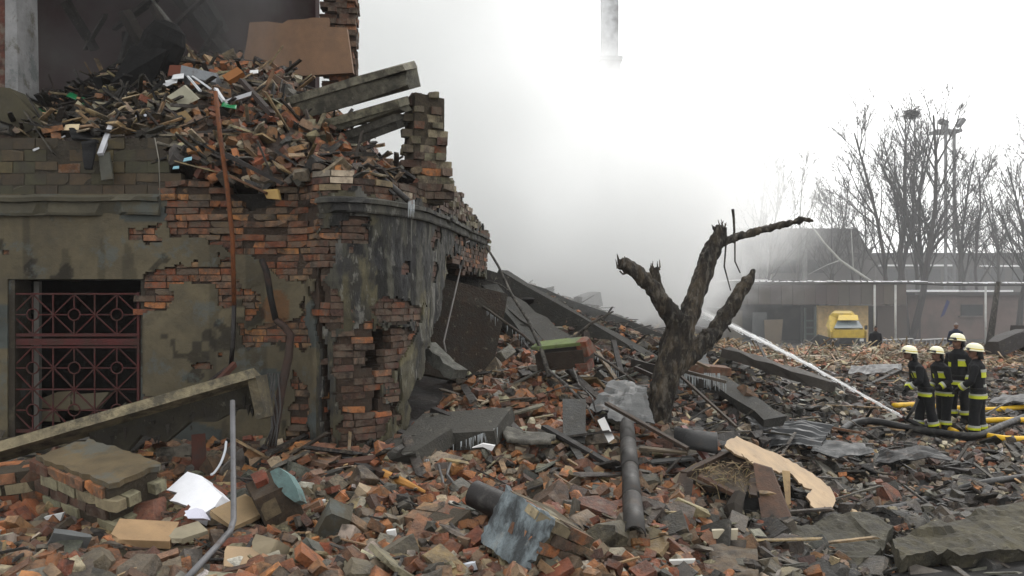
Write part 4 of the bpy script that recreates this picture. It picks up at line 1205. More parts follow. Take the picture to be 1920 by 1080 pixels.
for (a, b, w, c, m, name, lab) in [((62, 282, 9.25), (122, 254, 9.45), .03, (.62, .63, .65), 'paint', 'white_rod', 'thin white plastic rod lying over the parapet edge'),
        ((188, 290, 9.15), (208, 236, 9.4), .065, (.66, .67, .70), 'paint', 'white_rod', 'broad white plastic rod end hanging over the parapet'),
        ((352, 143, 10.4), (376, 170, 10.2), .03, (.7, .72, .74), 'paint', 'white_rod', 'short white tube leaning below the metal casing'), ((362, 143, 10.42), (396, 166, 10.2), .03, (.7, .72, .74), 'paint', 'white_rod', 'second white tube leaning beside the crumpled metal casing'),
        ((404, 166, 10.2), (420, 190, 10.1), .05, (.6, .61, .63), 'paint', 'white_rod', 'short white profile piece near the top of the rusty pipe'),
        ((452, 150, 10.3), (510, 215, 9.9), .08, (.07, .045, .035), 'wood', 'dark_timber', 'dark timber running down through the upper bricks'),
        ((425, 290, 9.0), (530, 345, 8.98), .07, (.05, .04, .035), 'wood', 'dark_timber', 'charred timber lying in the broken wall cavity'), ((430, 330, 8.96), (500, 362, 8.92), .05, (.22, .12, .06), 'wood', 'dark_timber', 'brown batten crossing the broken wall cavity'),
        ((300, 150, 10.9), (120, 190, 11.0), .05, (.02, .018, .018), 'soot', 'dark_timber', 'charred pole lying across the upper heap'), ((90, 250, 9.6), (210, 190, 10.2), .04, (.02, .018, .018), 'soot', 'dark_timber', 'thin charred pole at the left of the upper heap'),
        ((285, 170, 10.4), (300, 205, 10.2), .03, (.015, .015, .015), 'soot', 'dark_timber', 'short burnt stick standing beside the cream plasterboard')]:
    k_ = .22 if a[2] > 9.3 else 0
    mb = MB(); mb.bar(P(a[0], a[1], a[2] - k_), P(b[0], b[1], b[2] - k_), w, w * .6, c, jit=.006); mb.build(name, m, None, lab, 'timber' if 'timber' in name else 'rod')
mb = MB(); mb.prism([P(184, 290, 9.17), P(204, 285, 9.17), P(212, 335, 9.13), P(190, 338, 9.13)], (0, .03, 0), (.20, .20, .17)); mb.build('grey_board', 'plaster', None, 'grey board strip hanging down over the parapet blocks', 'board')
crumple('black_tarp', [P(128, 238, 9.6), P(185, 226, 9.9), P(185, 268, 9.22), P(135, 262, 9.2)], 12, 12, .1, (.012, .012, .014), 'soot', .02, 'black crumpled plastic sheet on the parapet', 'sheet', 3)
crumple('black_tarp', [P(150, 265, 9.12), P(182, 262, 9.12), P(172, 318, 9.08), P(160, 318, 9.1)], 8, 10, .05, (.012, .012, .014), 'soot', .02, 'black rag hanging down the parapet blocks', 'sheet', 5)
for i, (px, py, Y, s, lab) in enumerate([(88, 213, 10.3, .17, 'bright green plastic rag on the left end of the upper heap'), (146, 182, 10.8, .12, 'small green plastic scrap below the charred timbers'), (431, 200, 9.9, .09, 'green plastic scrap beside the rusty pipe top')]):
    crumple('green_rag', [P(px, py, Y - .25) + V(*d) for d in ((-s, -s * .4, -s * .3), (s, -s * .4, -s * .6), (s * .8, s * .4, s * .2), (-s, s * .4, s * .35))], 8, 8, .07, (.03, .30, .13), 'paint', .01, lab, 'rag', 11 + i)
for i, (px, py, Y, s, c, lab) in enumerate([(352, 299, 9.1, .05, (.25, .42, .48), 'light blue scrap stuck in the bricks of the broken wall'), (330, 314, 9.1, .035, (.25, .42, .48), 'smaller light blue scrap lower in the broken wall'),
        (319, 152, 10.5, .1, (.7, .71, .72), 'white crumpled paper left of the crumpled metal casing'), (335, 146, 10.5, .08, (.68, .69, .70), 'small white crumpled paper against the metal casing'), (265, 216, 9.9, .07, (.6, .62, .68), 'white scrap near the middle of the upper heap'),
        (476, 134, 10.9, .06, (.7, .7, .7), 'white scrap near the foot of the beige partition'), (135, 240, 9.6, .09, (.55, .47, .33), 'cream torn board scrap near the green rag'), (660, 288, 10.4, .16, (.12, .16, .24), 'blue grey cloth hanging below the concrete planks')]):
    crumple('scrap', [P(px, py, Y - .15) + V(*d) for d in ((-s, -s * .3, -s * .5), (s, -s * .3, -s * .3), (s * .8, s * .4, s * .6), (-s, s * .4, s * .4))], 6, 6, s * .5, c, 'paper', .008, lab, 'scrap', 31 + i)
# big charred armchair-like lump
ch = MB()
cc = P(305, 85, 10.8)
ch.lathe([(.05, -.36), (.22, -.34), (.28, -.15), (.285, .08), (.22, .25), (.1, .32), (.02, .33)], 14, (.014, .013, .013), cc, 1.0, .8, rot_e(8, 24, 10))
ch.box(cc + V(-.25, 0, -.35), (.5, .4, .6), (.014, .013, .013), rot_e(5, 20, 12), .09); ch.box(cc + V(-.55, .1, -.5), (.55, .3, .22), (.02, .018, .018), rot_e(0, -18, 0), .07)
o = ch.build('charred_drum', 'soot', None, 'big charred black drum tilted on top of the upper heap', 'drum')
# three concrete planks jutting out over the gap
def tplank(a, b, w, h, c, lab, seed, drop=.0):
    a, b = Vector(a), Vector(b)
    u = (b - a).normalized()
    rot = basis(u, V(.1, -.45, 1))
    mid = (a + b) / 2
    t = thing('concrete_plank', mid - V(0, 0, .2), lab, 'concrete plank')
    slab('flange', mid, ((b - a).length, w, .10), rot, c, None, None, 'concrete', 2, seed, t, .03)
    slab('web', mid + rot @ V(-.01, .01, -h / 2 - .03), ((b - a).length * .985, w * .93, h), rot, tuple(x * .62 for x in c), None, None, 'concrete', 2, seed + 1, t, .03)  # flange colour darkened to imitate the shaded side of the plank
    return t
tplank(P(520, 196, 10.7), P(768, 122, 9.7), .34, .24, (.36, .34, .27), 'uppermost hollow concrete floor plank jutting out of the upper heap', 401)
tplank(P(580, 240, 10.6), P(757, 190, 9.95), .30, .10, (.34, .32, .24), 'middle concrete floor plank below the uppermost one', 403)
tplank(P(630, 262, 10.6), P(750, 216, 10.1), .26, .12, (.22, .21, .18), 'lowest concrete floor plank just left of the brick pier', 405)

# ------------------------------------------------------------------ collapse behind the corner
def beam(a, b, w, h, c, lab, name='concrete_beam', m='concrete', jit=.03, cat='beam', up=(0, 0, 1)):
    mb = MB()
    a, b = Vector(a), Vector(b)
    n = 6
    d = (b - a); z = d.normalized(); x = Vector(up).cross(z).normalized(); y = z.cross(x)
    vs, fs = [], []
    for i in range(n + 1):
        p = a + d * i / n
        for (sx, sy) in ((-1, -1), (1, -1), (1, 1), (-1, 1)):
            vs.append(p + x * (sx * w / 2 + random.uniform(-jit, jit)) + y * (sy * h / 2 + random.uniform(-jit, jit)))
    for i in range(n):
        for k in range(4):
            k2 = (k + 1) % 4
            fs.append((i * 4 + k, i * 4 + k2, i * 4 + 4 + k2, i * 4 + 4 + k))
    fs += [(3, 2, 1, 0), tuple(n * 4 + k for k in range(4))]
    mb.add(vs, fs, c)
    return mb.build(name, m, None, lab, cat)
slab('leaning_slab', P(868, 625, 12.6), (1.15, .16, 1.5), basis(V(.95, .35, -.25), V(.28, .15, 1)), (.10, .075, .055), 'brown slab leaning in the dark opening behind the curved wall', 'slab', 'concrete', 3, 421)
beam(P(800, 655, 11.4), P(862, 702, 11.0), .26, .16, (.27, .27, .24), 'pale short concrete beam lying under the leaning brown slab')
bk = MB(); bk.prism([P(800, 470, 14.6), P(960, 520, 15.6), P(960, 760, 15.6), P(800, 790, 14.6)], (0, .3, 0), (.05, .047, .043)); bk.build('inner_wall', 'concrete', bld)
beam(P(935, 525, 17.0), P(1260, 712, 15.6), .5, .42, (.11, .108, .098), 'long dark concrete beam sloping down behind the dead tree')
beam(P(960, 545, 18.4), P(1250, 655, 19.0), .5, .55, (.10, .10, .095), 'second long beam sloping behind the first one in the smoke')
beam(P(895, 525, 15.6), P(1010, 660, 14.2), .34, .3, (.13, .13, .12), 'short tilted beam below the broken end of the curved wall')
beam(P(940, 560, 15.4), P(1060, 650, 14.6), .9, .12, (.115, .11, .098), 'flat concrete panel fallen between the sloping beams', name='concrete_slab', cat='slab')
beam(P(1010, 600, 20.5), P(1120, 560, 21.5), .4, .4, (.12, .12, .115), 'stub of beam poking from the smoking heap')
beam(P(1330, 705, 14.0), P(1452, 792, 12.6), .42, .14, (.10, .098, .09), 'dark flat beam sliding down the debris right of the dead tree')
beam(P(1190, 680, 14.0), P(1330, 720, 13.0), .2, .14, (.10, .09, .08), 'dark timber lying behind the dead tree', 'timber', 'wood', cat='timber')
beam(P(1360, 660, 18.0), P(1560, 725, 16.2), .3, .2, (.13, .115, .10), 'brown fallen trunk-like pole stretched over the far debris', 'fallen_pole', 'wood', cat='pole')
for i, (a, b, r, c, lab) in enumerate([((920, 470, 13.0), (945, 530, 12.5), .03, (.14, .125, .11), None)]): pass
mb = MB(); mb.tube([P(912, 462, 13.2), P(935, 500, 12.8), P(958, 550, 12.4), P(990, 600, 12.0), P(1015, 655, 11.6), P(1030, 706, 11.2)], [.018, .022, .026, .03, .034, .036], 7, (.16, .15, .135), wob=.2); mb.tube([P(955, 546, 12.4), P(935, 532, 12.6), P(910, 525, 12.7)], [.014, .011, .008], 6, (.16, .15, .135))
mb.build('leaning_branch', 'bark', None, 'long bare branch leaning against the broken end of the curved wall', 'branch', smooth=True)
mb = MB(); mb.tube([P(1150, 584, 11.6), P(1110, 605, 11.8), P(1080, 630, 12.0), P(1040, 655, 12.2)], [.012, .022, .028, .03], 7, (.17, .155, .14), wob=.2); mb.build('bare_branch', 'bark', None, 'bare branch pointing up towards the dead tree over the green painted lump', 'branch', smooth=True)
mb = MB()
mb.tube([P(1030, 695, 11.0), P(1060, 720, 10.6), P(1100, 760, 10.1), P(1115, 790, 9.8)], [.02, .02, .016, .01], 6, (.2, .19, .18)); mb.tube([P(1075, 690, 10.8), P(1085, 720, 10.5), P(1110, 745, 10.1), P(1118, 775, 9.9)], [.012, .014, .014, .008], 6, (.2, .19, .18)); mb.tube([P(1020, 738, 10.5), P(1060, 724, 10.5), P(1100, 732, 10.4)], [.008, .012, .012], 6, (.2, .19, .18))
mb.build('bare_branch', 'bark', None, 'forked grey branch lying over the grey metal sheet', 'branch', smooth=True)
for a, b, lab in (((880, 560, 12.9), (955, 610, 12.2), 'rusty steel rod poking out beside the leaning brown slab'), ((955, 610, 12.2), (1005, 650, 11.9), 'icy steel rod above the brick slope'), ((1110, 660, 13.2), (1190, 716, 12.4), 'thin steel rod under the long sloping beam')):
    mb = MB(); mb.tube([P(*a), (P(*a) + P(*b)) / 2 + V(0, 0, .02), P(*b)], .02, 6, (.17, .15, .13)); o = mb.build('steel_rod', 'rust', None, lab, 'rod', smooth=True)
    icicles(o, P(*a), P(*b), 14, .16)
# green painted lump
t = thing('green_wall_piece', P(1065, 712, 11.6), 'brick lump with a lime green painted top beside the dead tree', 'wall piece')
rot = basis(P(1118, 640, 11.3) - P(1000, 652, 11.8), (.1, -.35, 1))
slab('painted_top', P(1048, 644, 11.6), (.80, .30, .05), rot, (.30, .37, .17), None, None, 'plaster', 3, 431, t)
slab('mortar_core', P(1060, 668, 11.65), (.75, .42, .26), rot, (.13, .10, .08), None, None, 'mortar', 3, 432, t)
slab('brick', P(1098, 650, 11.4), (.16, .26, .22), rot, (.33, .12, .06), None, None, 'brick', 2, 433, t)
slab('brick', P(1096, 685, 11.4), (.2, .24, .12), rot, (.30, .09, .05), None, None, 'brick', 2, 434, t)

# ------------------------------------------------------------------ centre: sheets, gutters, planks
GM = (.17, .175, .175)
crumple('metal_sheet', [P(1100, 765, 10.3), P(1218, 782, 9.9), P(1212, 728, 10.9), P(1150, 716, 11.2)], 16, 10, .09, GM, 'metal', .012, 'crumpled grey metal sheet against the foot of the dead tree', 'sheet', 51, .12, .03, smooth=False)
crumple('metal_sheet', [P(1140, 790, 9.6), P(1228, 796, 9.5), P(1210, 740, 10.2), P(1140, 745, 10.2)], 12, 8, .05, (.15, .155, .155), 'metal', .012, 'bent grey metal flap below the crumpled sheet', 'sheet', 53, .12, .02, smooth=False)
for pl, c, lab in (([(1055, 752, 9.8), (1099, 752, 9.8), (1097, 832, 9.0), (1056, 822, 9.1)], (.13, .13, .125), 'upright dark grey board standing in the bricks below the metal sheet'), ([(1060, 880, 8.4), (1096, 884, 8.4), (1092, 935, 7.9), (1056, 930, 7.9)], (.12, .12, .115), 'lower dark grey board standing in the bricks'), ([(1100, 952, 7.2), (1126, 954, 7.2), (1124, 985, 6.9), (1102, 985, 6.9)], (.11, .11, .105), 'small square dark grey board piece near the gutter')):
    mb = MB(); mb.prism([P(*q) for q in pl], (.0, .05, .02), c); mb.build('grey_board', 'concrete', None, lab, 'board')
mb = MB(); mb.prism([P(1121, 790, 9.3), P(1134, 784, 9.4), P(1152, 822, 8.9), P(1141, 830, 8.8)], (0, .03, .01), (.42, .42, .41)); mb.build('white_flap', 'paper', None, 'small whitish board leaning beside the gutter length', 'flap')
gt = thing('gutter_length', P(1188, 1000, 6.6), 'grey half-round gutter length of three joined pieces lying down the rubble', 'gutter')
ga, gb_ = P(1175, 792, 9.7), P(1190, 1002, 6.55)
for k in range(4):
    t0, t1 = k / 4, (k + 1) / 4 + .012
    p0, p1 = ga.lerp(gb_, t0), ga.lerp(gb_, t1)
    u = (p1 - p0).normalized(); x = V(1, 0, 0); x = (x - u * x.dot(u)).normalized(); nrm = u.cross(x)
    if nrm.y > 0: nrm = -nrm
    vs, fs = [], []
    r0 = .085 + .004 * (k % 2)
    for (p, r) in ((p0, r0), (p1, r0 * 1.05)):
        for i in range(11):
            an = math.pi * i / 10
            vs.append(p + x * math.cos(an) * r + nrm * math.sin(an) * r)
    for i in range(10): fs.append((i, i + 1, i + 12, i + 11))
    mb = MB(); mb.add(vs, fs, (.11, .105, .10)); o = mb.build('gutter_piece', 'metal', gt, smooth=True)
    md = o.modifiers.new('thickness', 'SOLIDIFY'); md.thickness = .012
for i, (a, b, w, h, c, m, lab) in enumerate([((1136, 756, 9.6), (1290, 842, 8.6), .05, .03, (.12, .085, .06), 'wood', 'thin brown lath lying over the metal flap towards the plywood'),
        ((1020, 800, 9.3), (1160, 880, 8.3), .09, .05, (.045, .04, .035), 'wood', 'dark burnt plank sloping past the upright grey board'), ((1065, 862, 8.5), (1150, 915, 7.8), .03, .02, (.42, .30, .17), 'wood', 'fresh tan lath in the bricks beside the gutter'),
        ((1040, 890, 8.1), (1160, 968, 7.2), .025, .02, (.38, .26, .16), 'wood', 'second thin tan lath pointing at the gutter foot'), ((1280, 800, 9.3), (1332, 868, 8.9), .07, .05, (.23, .09, .075), 'paint', 'short maroon post leaning over the dark curved sheet'),
        ((1260, 690, 11.6), (1362, 716, 11.2), .06, .04, (.20, .17, .14), 'wood', 'icy batten stretched out right of the dead tree'), ((1270, 700, 11.3), (1380, 800, 10.2), .035, .03, (.14, .11, .085), 'wood', 'thin lath slanting down right of the dead tree'),
        ((1190, 690, 11.8), (1262, 722, 11.4), .06, .06, (.07, .05, .04), 'wood', 'burnt batten behind the dead tree foot'), ((1265, 660, 12.4), (1330, 690, 11.9), .05, .04, (.30, .22, .14), 'wood', 'tan batten behind the dead tree'),
        ((1490, 790, 14.2), (1615, 812, 13.6), .05, .04, (.30, .17, .10), 'wood', 'long thin reddish lath on the dark debris before the hose'), ((1420, 640, 22.0), (1450, 700, 18.0), .06, .05, (.08, .07, .06), 'wood', 'dark stick leaning in the far debris'),
        ((1150, 640, 14.8), (1165, 700, 13.6), .09, .06, (.06, .05, .045), 'wood', 'burnt upright post under the sloping beam'), ((1120, 660, 13.6), (1165, 726, 12.4), .06, .04, (.35, .28, .2), 'wood', 'pale batten slanting between the green lump and the dead tree'),
        ((1200, 840, 9.2), (1290, 850, 9.0), .12, .03, (.26, .21, .15), 'wood', 'grey tan board lying flat right of the gutter'), ((1205, 868, 8.9), (1300, 858, 8.9), .18, .02, (.10, .10, .095), 'wood', 'dark grey board under the grey tan board')]):
    mb = MB(); mb.bar(P(*a), P(*b), w, h, c, jit=.006); o = mb.build('lath', m, None, lab, 'lath')
    if 'icy' in lab: icicles(o, P(*a), P(*b), 30, .2)
ic = slab('icy_ledge', P(1310, 690, 12.6), (.95, .3, .12), rot_e(4, 6, 8), (.26, .15, .10), 'icicle hung brick ledge behind the dead tree', 'ledge', 'brick', 3, 441)
icicles(ic, P(1275, 698, 12.4), P(1350, 700, 12.4), 36, .28)
slab('brick_lump', P(1395, 748, 13.4), (.26, .3, .38), rot_e(10, 30, 20), (.26, .16, .10), 'upright brick lump above the dark flat beam', 'wall piece', 'wallbrick', 6, 442, jit=.12)
# dark curved sheet, plywood and the overturned crate
vs, fs = [], []
a, b = P(1265, 822, 9.3), P(1345, 835, 8.9)
for (p, r) in ((a, .2), ((a + b) / 2, .19), (b, .2)):
    for i in range(13):
        an = math.pi * (i / 12)
        vs.append(p + V(.25, .97, 0) * math.cos(an) * r + V(0, 0, 1) * (math.sin(an) * r - .06))
for k in range(2):
    for i in range(12): fs.append((k * 13 + i, k * 13 + i + 1, k * 13 + i + 14, k * 13 + i + 13))
mb = MB(); mb.add(vs, fs, (.09, .09, .09)); o = mb.build('curved_sheet', 'metal', None, 'dark arched roofing sheet behind the plywood', 'sheet', smooth=True)
md = o.modifiers.new('thickness', 'SOLIDIFY'); md.thickness = .012
pw = thing('plywood_sheet', P(1480, 900, 9.0), 'torn tan plywood sheet propped over an overturned crate', 'plywood')
top = [(1358, 834), (1366, 824), (1382, 818), (1420, 836), (1452, 848), (1478, 862), (1502, 874), (1522, 886), (1545, 905), (1561, 918), (1568, 938), (1560, 956), (1545, 950), (1538, 962), (1521, 946), (1513, 930), (1524, 917), (1506, 912), (1496, 900), (1480, 886), (1462, 886), (1440, 876), (1418, 872), (1400, 860), (1378, 850)]
pA, pB, pC = P(1382, 818, 9.15), P(1562, 955, 8.75), P(1400, 860, 8.55)
mb = MB(); mb.prism([on_plane(x, y, pA, pB, pC) for x, y in jag(top, 1.6)], (.0, .02, -.025), (.60, .47, .33), (.4, .29, .19)); mb.build('sheet', 'board', pw)
mb = MB(); mb.prism([P(1412, 868, 8.45), P(1446, 878, 8.4), P(1482, 968, 8.05), P(1428, 975, 8.0)], (.02, .03, 0), (.22, .14, .10)); mb.build('dark_flap', 'wood', pw)
mb = MB(); mb.prism([P(1466, 882, 8.5), P(1481, 884, 8.5), P(1482, 945, 8.3), P(1474, 948, 8.3)], (.01, .02, 0), (.5, .38, .23)); mb.build('torn_strip', 'board', pw)
cr = thing('overturned_crate', G(1340, 980), 'dark overturned wooden crate stuffed with straw under the plywood', 'crate')
qs = [P(1258, 968, 7.95), P(1282, 890, 8.3), P(1362, 850, 8.75), P(1415, 878, 8.6), P(1412, 930, 8.15)]
for i in range(4):
    mb = MB(); mb.bar(qs[i], qs[i + 1], .09, .05, (.13, .09, .065), jit=.01); mb.build('frame_bar', 'wood', cr)
mb = MB(); mb.prism([P(1285, 892, 8.35), P(1362, 854, 8.8), P(1412, 882, 8.65), P(1398, 928, 8.15), P(1330, 915, 8.1)], (0, .05, -.04), (.15, .115, .08)); mb.build('lid', 'wood', cr)
mb = MB(); mb.bar(P(1310, 893, 8.2), P(1388, 932, 8.05), .09, .03, (.2, .12, .08), jit=.01); mb.build('slat', 'wood', cr)
mb = MB(); mb.prism([P(1258, 975, 7.9), P(1284, 892, 8.25), P(1300, 903, 8.15), P(1290, 985, 7.8)], (.01, .05, 0), (.11, .08, .06)); mb.build('side_panel', 'wood', cr)
mb = MB(); mb.box(P(1350, 955, 8.35), (.78, .3, .42), (.012, .011, .010), rot_e(0, 0, -8), .04); mb.build('dark_fill', 'soot', cr)  # near-black box filling the inside of the crate
mb = MB()
for _ in range(150):
    p = P(random.uniform(1305, 1405), random.uniform(866, 915), random.uniform(8.05, 8.4)); d = Vector((random.uniform(-1, 1), random.uniform(-.5, .3), random.uniform(-.7, .7))).normalized() * random.uniform(.06, .16)
    mb.tube([p, p + d * .5 + V(0, 0, .01), p + d], .004, 3, vary((.36, .28, .17), .4), caps=False)
o = mb.build('straw', 'wood', cr); o['kind'] = 'stuff'
mb = MB(); mb.tube([P(1385, 930, 8.05), P(1375, 955, 7.9), P(1380, 985, 7.75)], [.08, .1, .05], 7, (.08, .065, .05), wob=.5); mb.build('torn_rag', 'cloth', cr)
for i, (poly, Y, c, lab) in enumerate([([(1226, 930), (1252, 940), (1230, 975), (1220, 970), (1240, 945)], 8.2, (.5, .5, .48), 'curled white plastic piece left of the overturned crate'), ([(1335, 995), (1384, 993), (1382, 1012), (1338, 1010)], 7.0, (.46, .42, .33), 'cream brick face lying before the overturned crate'),
        ([(1155, 965), (1172, 948), (1176, 955), (1166, 985), (1158, 988)], 7.1, (.46, .40, .32), 'torn cream plastic scrap at the gutter foot'), ([(885, 840), (905, 832), (928, 836), (922, 846), (905, 838)], 8.4, (.62, .62, .62), 'bright white scrap on the icicled slab edge'),
        ([(1255, 1052), (1304, 1050), (1300, 1056), (1262, 1060)], 6.2, (.5, .5, .48), 'curved white strip at the feet of the right-hand slabs'), ([(865, 1060), (890, 1055), (896, 1068), (870, 1072)], 5.7, (.55, .58, .62), 'white scrap left of the plastered lump'), ([(596, 940), (608, 938), (610, 950), (598, 952)], 7.2, (.65, .65, .64), 'small white scrap among bricks behind the wedge'), ([(724, 996), (740, 994), (742, 1006), (728, 1006)], 6.5, (.65, .65, .64), 'small white scrap among bricks before the wedge'),
        ([(82, 970), (118, 962), (112, 978), (92, 982)], 6.9, (.55, .56, .56), 'white flat scrap before the fallen wall piece')]):
    mb = MB(); mb.prism([P(x, y, Y) for x, y in poly], (.005, .03, .005), c); mb.build('scrap', 'paper', None, lab, 'scrap')
crumple('pale_sheet', [P(940, 802, 9.4), P(1040, 818, 9.0), P(1032, 832, 8.7), P(950, 826, 8.9)], 12, 6, .03, (.26, .25, .22), 'concrete', .05, 'long pale concrete flake below the slope of bricks', 'flake', 61, .15)

# right-hand foreground slabs
def rock(name, outline, Y0, Y1, h, c, lab, seed):
    """broken slab: its top outline in photo pixels, nearer edge lower"""
    ys = [y for x, y in outline]; a, b = min(ys), max(ys)
    topv = [P(x, y, Y0 + (Y1 - Y0) * (y - a) / (b - a)) for x, y in outline]
    bm = bmesh.new()
    vs = [bm.verts.new(p) for p in topv]
    f = bm.faces.new(vs)
    r = bmesh.ops.extrude_face_region(bm, geom=[f])
    for v in r['geom']:
        if isinstance(v, bmesh.types.BMVert): v.co += Vector((.03, .1, -h))
    bmesh.ops.triangulate(bm, faces=bm.faces)
    for _ in range(5):
        bmesh.ops.subdivide_edges(bm, edges=[e for e in bm.edges if e.calc_length() > .07], cuts=1)
        bmesh.ops.triangulate(bm, faces=bm.faces)
    for v in bm.verts:
        n = abs(smooth_noise(v.co, 1.1, seed)) * .12 - .03 + (mnoise.cell(v.co * 2.6) * .035) + smooth_noise(v.co, 14, seed + 3) * .02
        v.co += Vector((smooth_noise(v.co, 3, seed + 4) * .03, 0, n))
    bmesh.ops.recalc_face_normals(bm, faces=bm.faces)
    bm.verts.index_update()
    mb = MB(); mb.add([v.co.copy() for v in bm.verts], [tuple(v.index for v in q.verts) for q in bm.faces], c); bm.free()
    return mb.build(name, 'concrete', None, lab, 'slab')
rock('broken_slab', [(1428, 1020), (1470, 992), (1560, 966), (1640, 968), (1676, 985), (1640, 1040), (1560, 1078), (1480, 1085)], 8.3, 6.9, .25, (.16, .15, .115), 'muddy broken slab with a ridge left of the long folded slab', 71)
rock('broken_slab', [(1672, 1010), (1760, 975), (1880, 945), (1990, 930), (1990, 1020), (1900, 1035), (1800, 1045), (1770, 1028), (1690, 1050)], 8.4, 7.1, .16, (.17, .155, .11), 'long muddy slab bridging a dark hollow beside the black hose end', 73)
rock('broken_slab', [(1340, 1060), (1400, 1038), (1470, 1060), (1520, 1100), (1340, 1110)], 7.2, 6.3, .2, (.13, .12, .09), 'small muddy slab tucked under the ridged one', 75)
mb = MB(); mb.box((4.35, 7.0, .12), (2.0, .9, .5), (.018, .016, .014), rot_e(0, 0, 10), .1); mb.build('black_mass', 'soot', None, 'near-black mass in the hollow under the long slab', 'charred wood')  # near-black box filling the hollow under the long slab
crumple('flat_stones', [P(1330, 1035, 6.9), P(1420, 1030, 7.0), P(1420, 1090, 6.2), P(1330, 1090, 6.2)], 8, 8, .06, (.2, .15, .1), 'brick', .08, 'crust of brown mortar lying by the small muddy slab', 'crust', 77, .1)
# sheets and dark boards on the right
for i, (c4, c, rb, lab) in enumerate([([(1432, 828, 12.6), (1540, 840, 12.2), (1562, 800, 13.4), (1470, 790, 13.9)], (.12, .125, .13), 6, 'crumpled corrugated grey sheet before the black hose'),
        ([(1380, 800, 13.2), (1440, 815, 12.8), (1460, 780, 14.0), (1400, 770, 14.4)], (.11, .115, .12), 5, 'smaller corrugated sheet end behind the crumpled one'), ([(1520, 850, 11.9), (1640, 858, 11.7), (1620, 835, 12.4), (1550, 830, 12.6)], (.085, .09, .092), 0, 'rumpled dark metal sheet in front of the black hose'),
        ([(1640, 866, 11.9), (1790, 862, 12.0), (1720, 838, 12.6), (1660, 842, 12.5)], (.03, .03, .03), 0, 'black flat roofing sheet below the firefighters'), ([(1230, 650, 17.0), (1330, 690, 16.0), (1320, 665, 17.4), (1250, 640, 18.4)], (.2, .2, .2), 0, 'grey sheet on the smoking heap behind the dead tree'),
        ([(1850, 755, 19.0), (1960, 755, 19.0), (1960, 738, 20.0), (1880, 742, 20.0)], (.13, .13, .13), 0, 'dark flat sheet on the debris behind the last firefighter'), ([(1590, 700, 20.0), (1690, 695, 20.5), (1690, 685, 21.5), (1600, 688, 21.5)], (.2, .2, .2), 0, 'rumpled grey sheet below the pink brick ridge')]):
    crumple('metal_sheet', [P(*q) for q in c4], 16, 24 if rb else 12, .10, c, 'metal', .012, lab, 'sheet', 81 + i, .1, .06, ribs=rb, smooth=False, ns=2.2)
for i, (a, b, w, c, lab) in enumerate([((1752, 880, 11.6), (1860, 897, 11.2), .12, (.06, .05, .045), 'dark plank lying below the yellow hose loop'), ((1700, 900, 11.0), (1790, 895, 11.1), .08, (.10, .06, .045), 'brown plank below the black roofing sheet'), ((1290, 660, 20.0), (1400, 690, 18.5), .2, (.1, .09, .08), 'grey timber on the smoking heap right of the dead tree'),
        ((1500, 735, 18.0), (1630, 745, 17.5), .16, (.08, .075, .07), 'burnt plank in the middle of the dark field'), ((1640, 720, 19.0), (1700, 690, 20.5), .12, (.12, .11, .10), 'grey plank tipped up behind the firefighters'), ((1880, 700, 21.0), (1990, 690, 21.5), .2, (.1, .09, .08), 'charred plank far right on the debris'), ((1480, 860, 11.6), (1560, 872, 11.3), .09, (.16, .12, .08), 'brown lath lying behind the plywood'), ((1590, 930, 9.9), (1700, 925, 10.0), .05, (.15, .10, .07), 'thin brown lath on the mud before the slabs')]):
    g0, g1 = G(a[0], a[1], .05), G(b[0], b[1], .05)
    mb = MB(); mb.bar(g0, g1, w, .04, c, jit=.008); mb.build('plank', 'wood', None, lab, 'plank')

# ------------------------------------------------------------------ dead tree
def remesh_obj(mb, voxel, disp, name, matn, parent, colf=None, smooth=4, **kw):
    me = bpy.data.meshes.new('tmp'); me.from_pydata(mb.v, [], mb.f)
    ob = bpy.data.objects.new('tmp', me); COL.objects.link(ob)
    m1 = ob.modifiers.new('r', 'REMESH'); m1.mode = 'VOXEL'; m1.voxel_size = voxel; m1.adaptivity = 0
    if smooth:
        m2 = ob.modifiers.new('s', 'SMOOTH'); m2.factor = .5; m2.iterations = smooth
    dg = bpy.context.evaluated_depsgraph_get()
    ev = bpy.data.meshes.new_from_object(ob.evaluated_get(dg))
    bpy.data.objects.remove(ob)
    nv = len(ev.vertices)
    co = np.empty(nv * 3, np.float32); ev.vertices.foreach_get('co', co); co = co.reshape(-1, 3)
    if disp:
        no = np.array([v.normal[:] for v in ev.vertices])
        d = np.array([disp(Vector(c)) for c in co])
        co = co + no * d[:, None]
    org = ORG[parent.name] if parent is not None else Vector((0, 0, 0))
    fs = [tuple(p.vertices) for p in ev.polygons]
    cols = colf(co) if colf else np.ones((nv, 3)) * .3
    q = np.array([f if len(f) == 4 else (*f, f[-1]) for f in fs]) if all(len(f) == 4 for f in fs) else None
    if q is not None:
        o = np_mesh(name, co - np.array(org), q, cols, matn, parent=parent, smooth=True, **kw)
    else:
        m3 = MB(); m3.v = [tuple(c) for c in co]; m3.f = fs; m3.c = [tuple(c) for c in cols]
        o = m3.build(name, matn, parent, smooth=True)
    ORG[o.name] = org
    bpy.data.meshes.remove(ev)
    return o
tb = P(1228, 800, 11.0)
dead = thing('dead_tree', tb, 'dead snapped tree with three broken limbs standing in the rubble', 'tree')
Yt = 11.0
tr = MB()
def limb(pts, rad, S=tr, n=14):
    S.tube([P(x, y, Yt + dy) for x, y, dy in pts], [r * .77 / F * Yt for r in rad], n, (1, 1, 1), wob=.12, seed=len(S.v) % 17)
limb([(1222, 860, 0), (1232, 790, 0), (1240, 740, 0), (1254, 690, 0), (1272, 640, 0), (1280, 590, 0)], [40, 34, 32, 33, 38, 32])
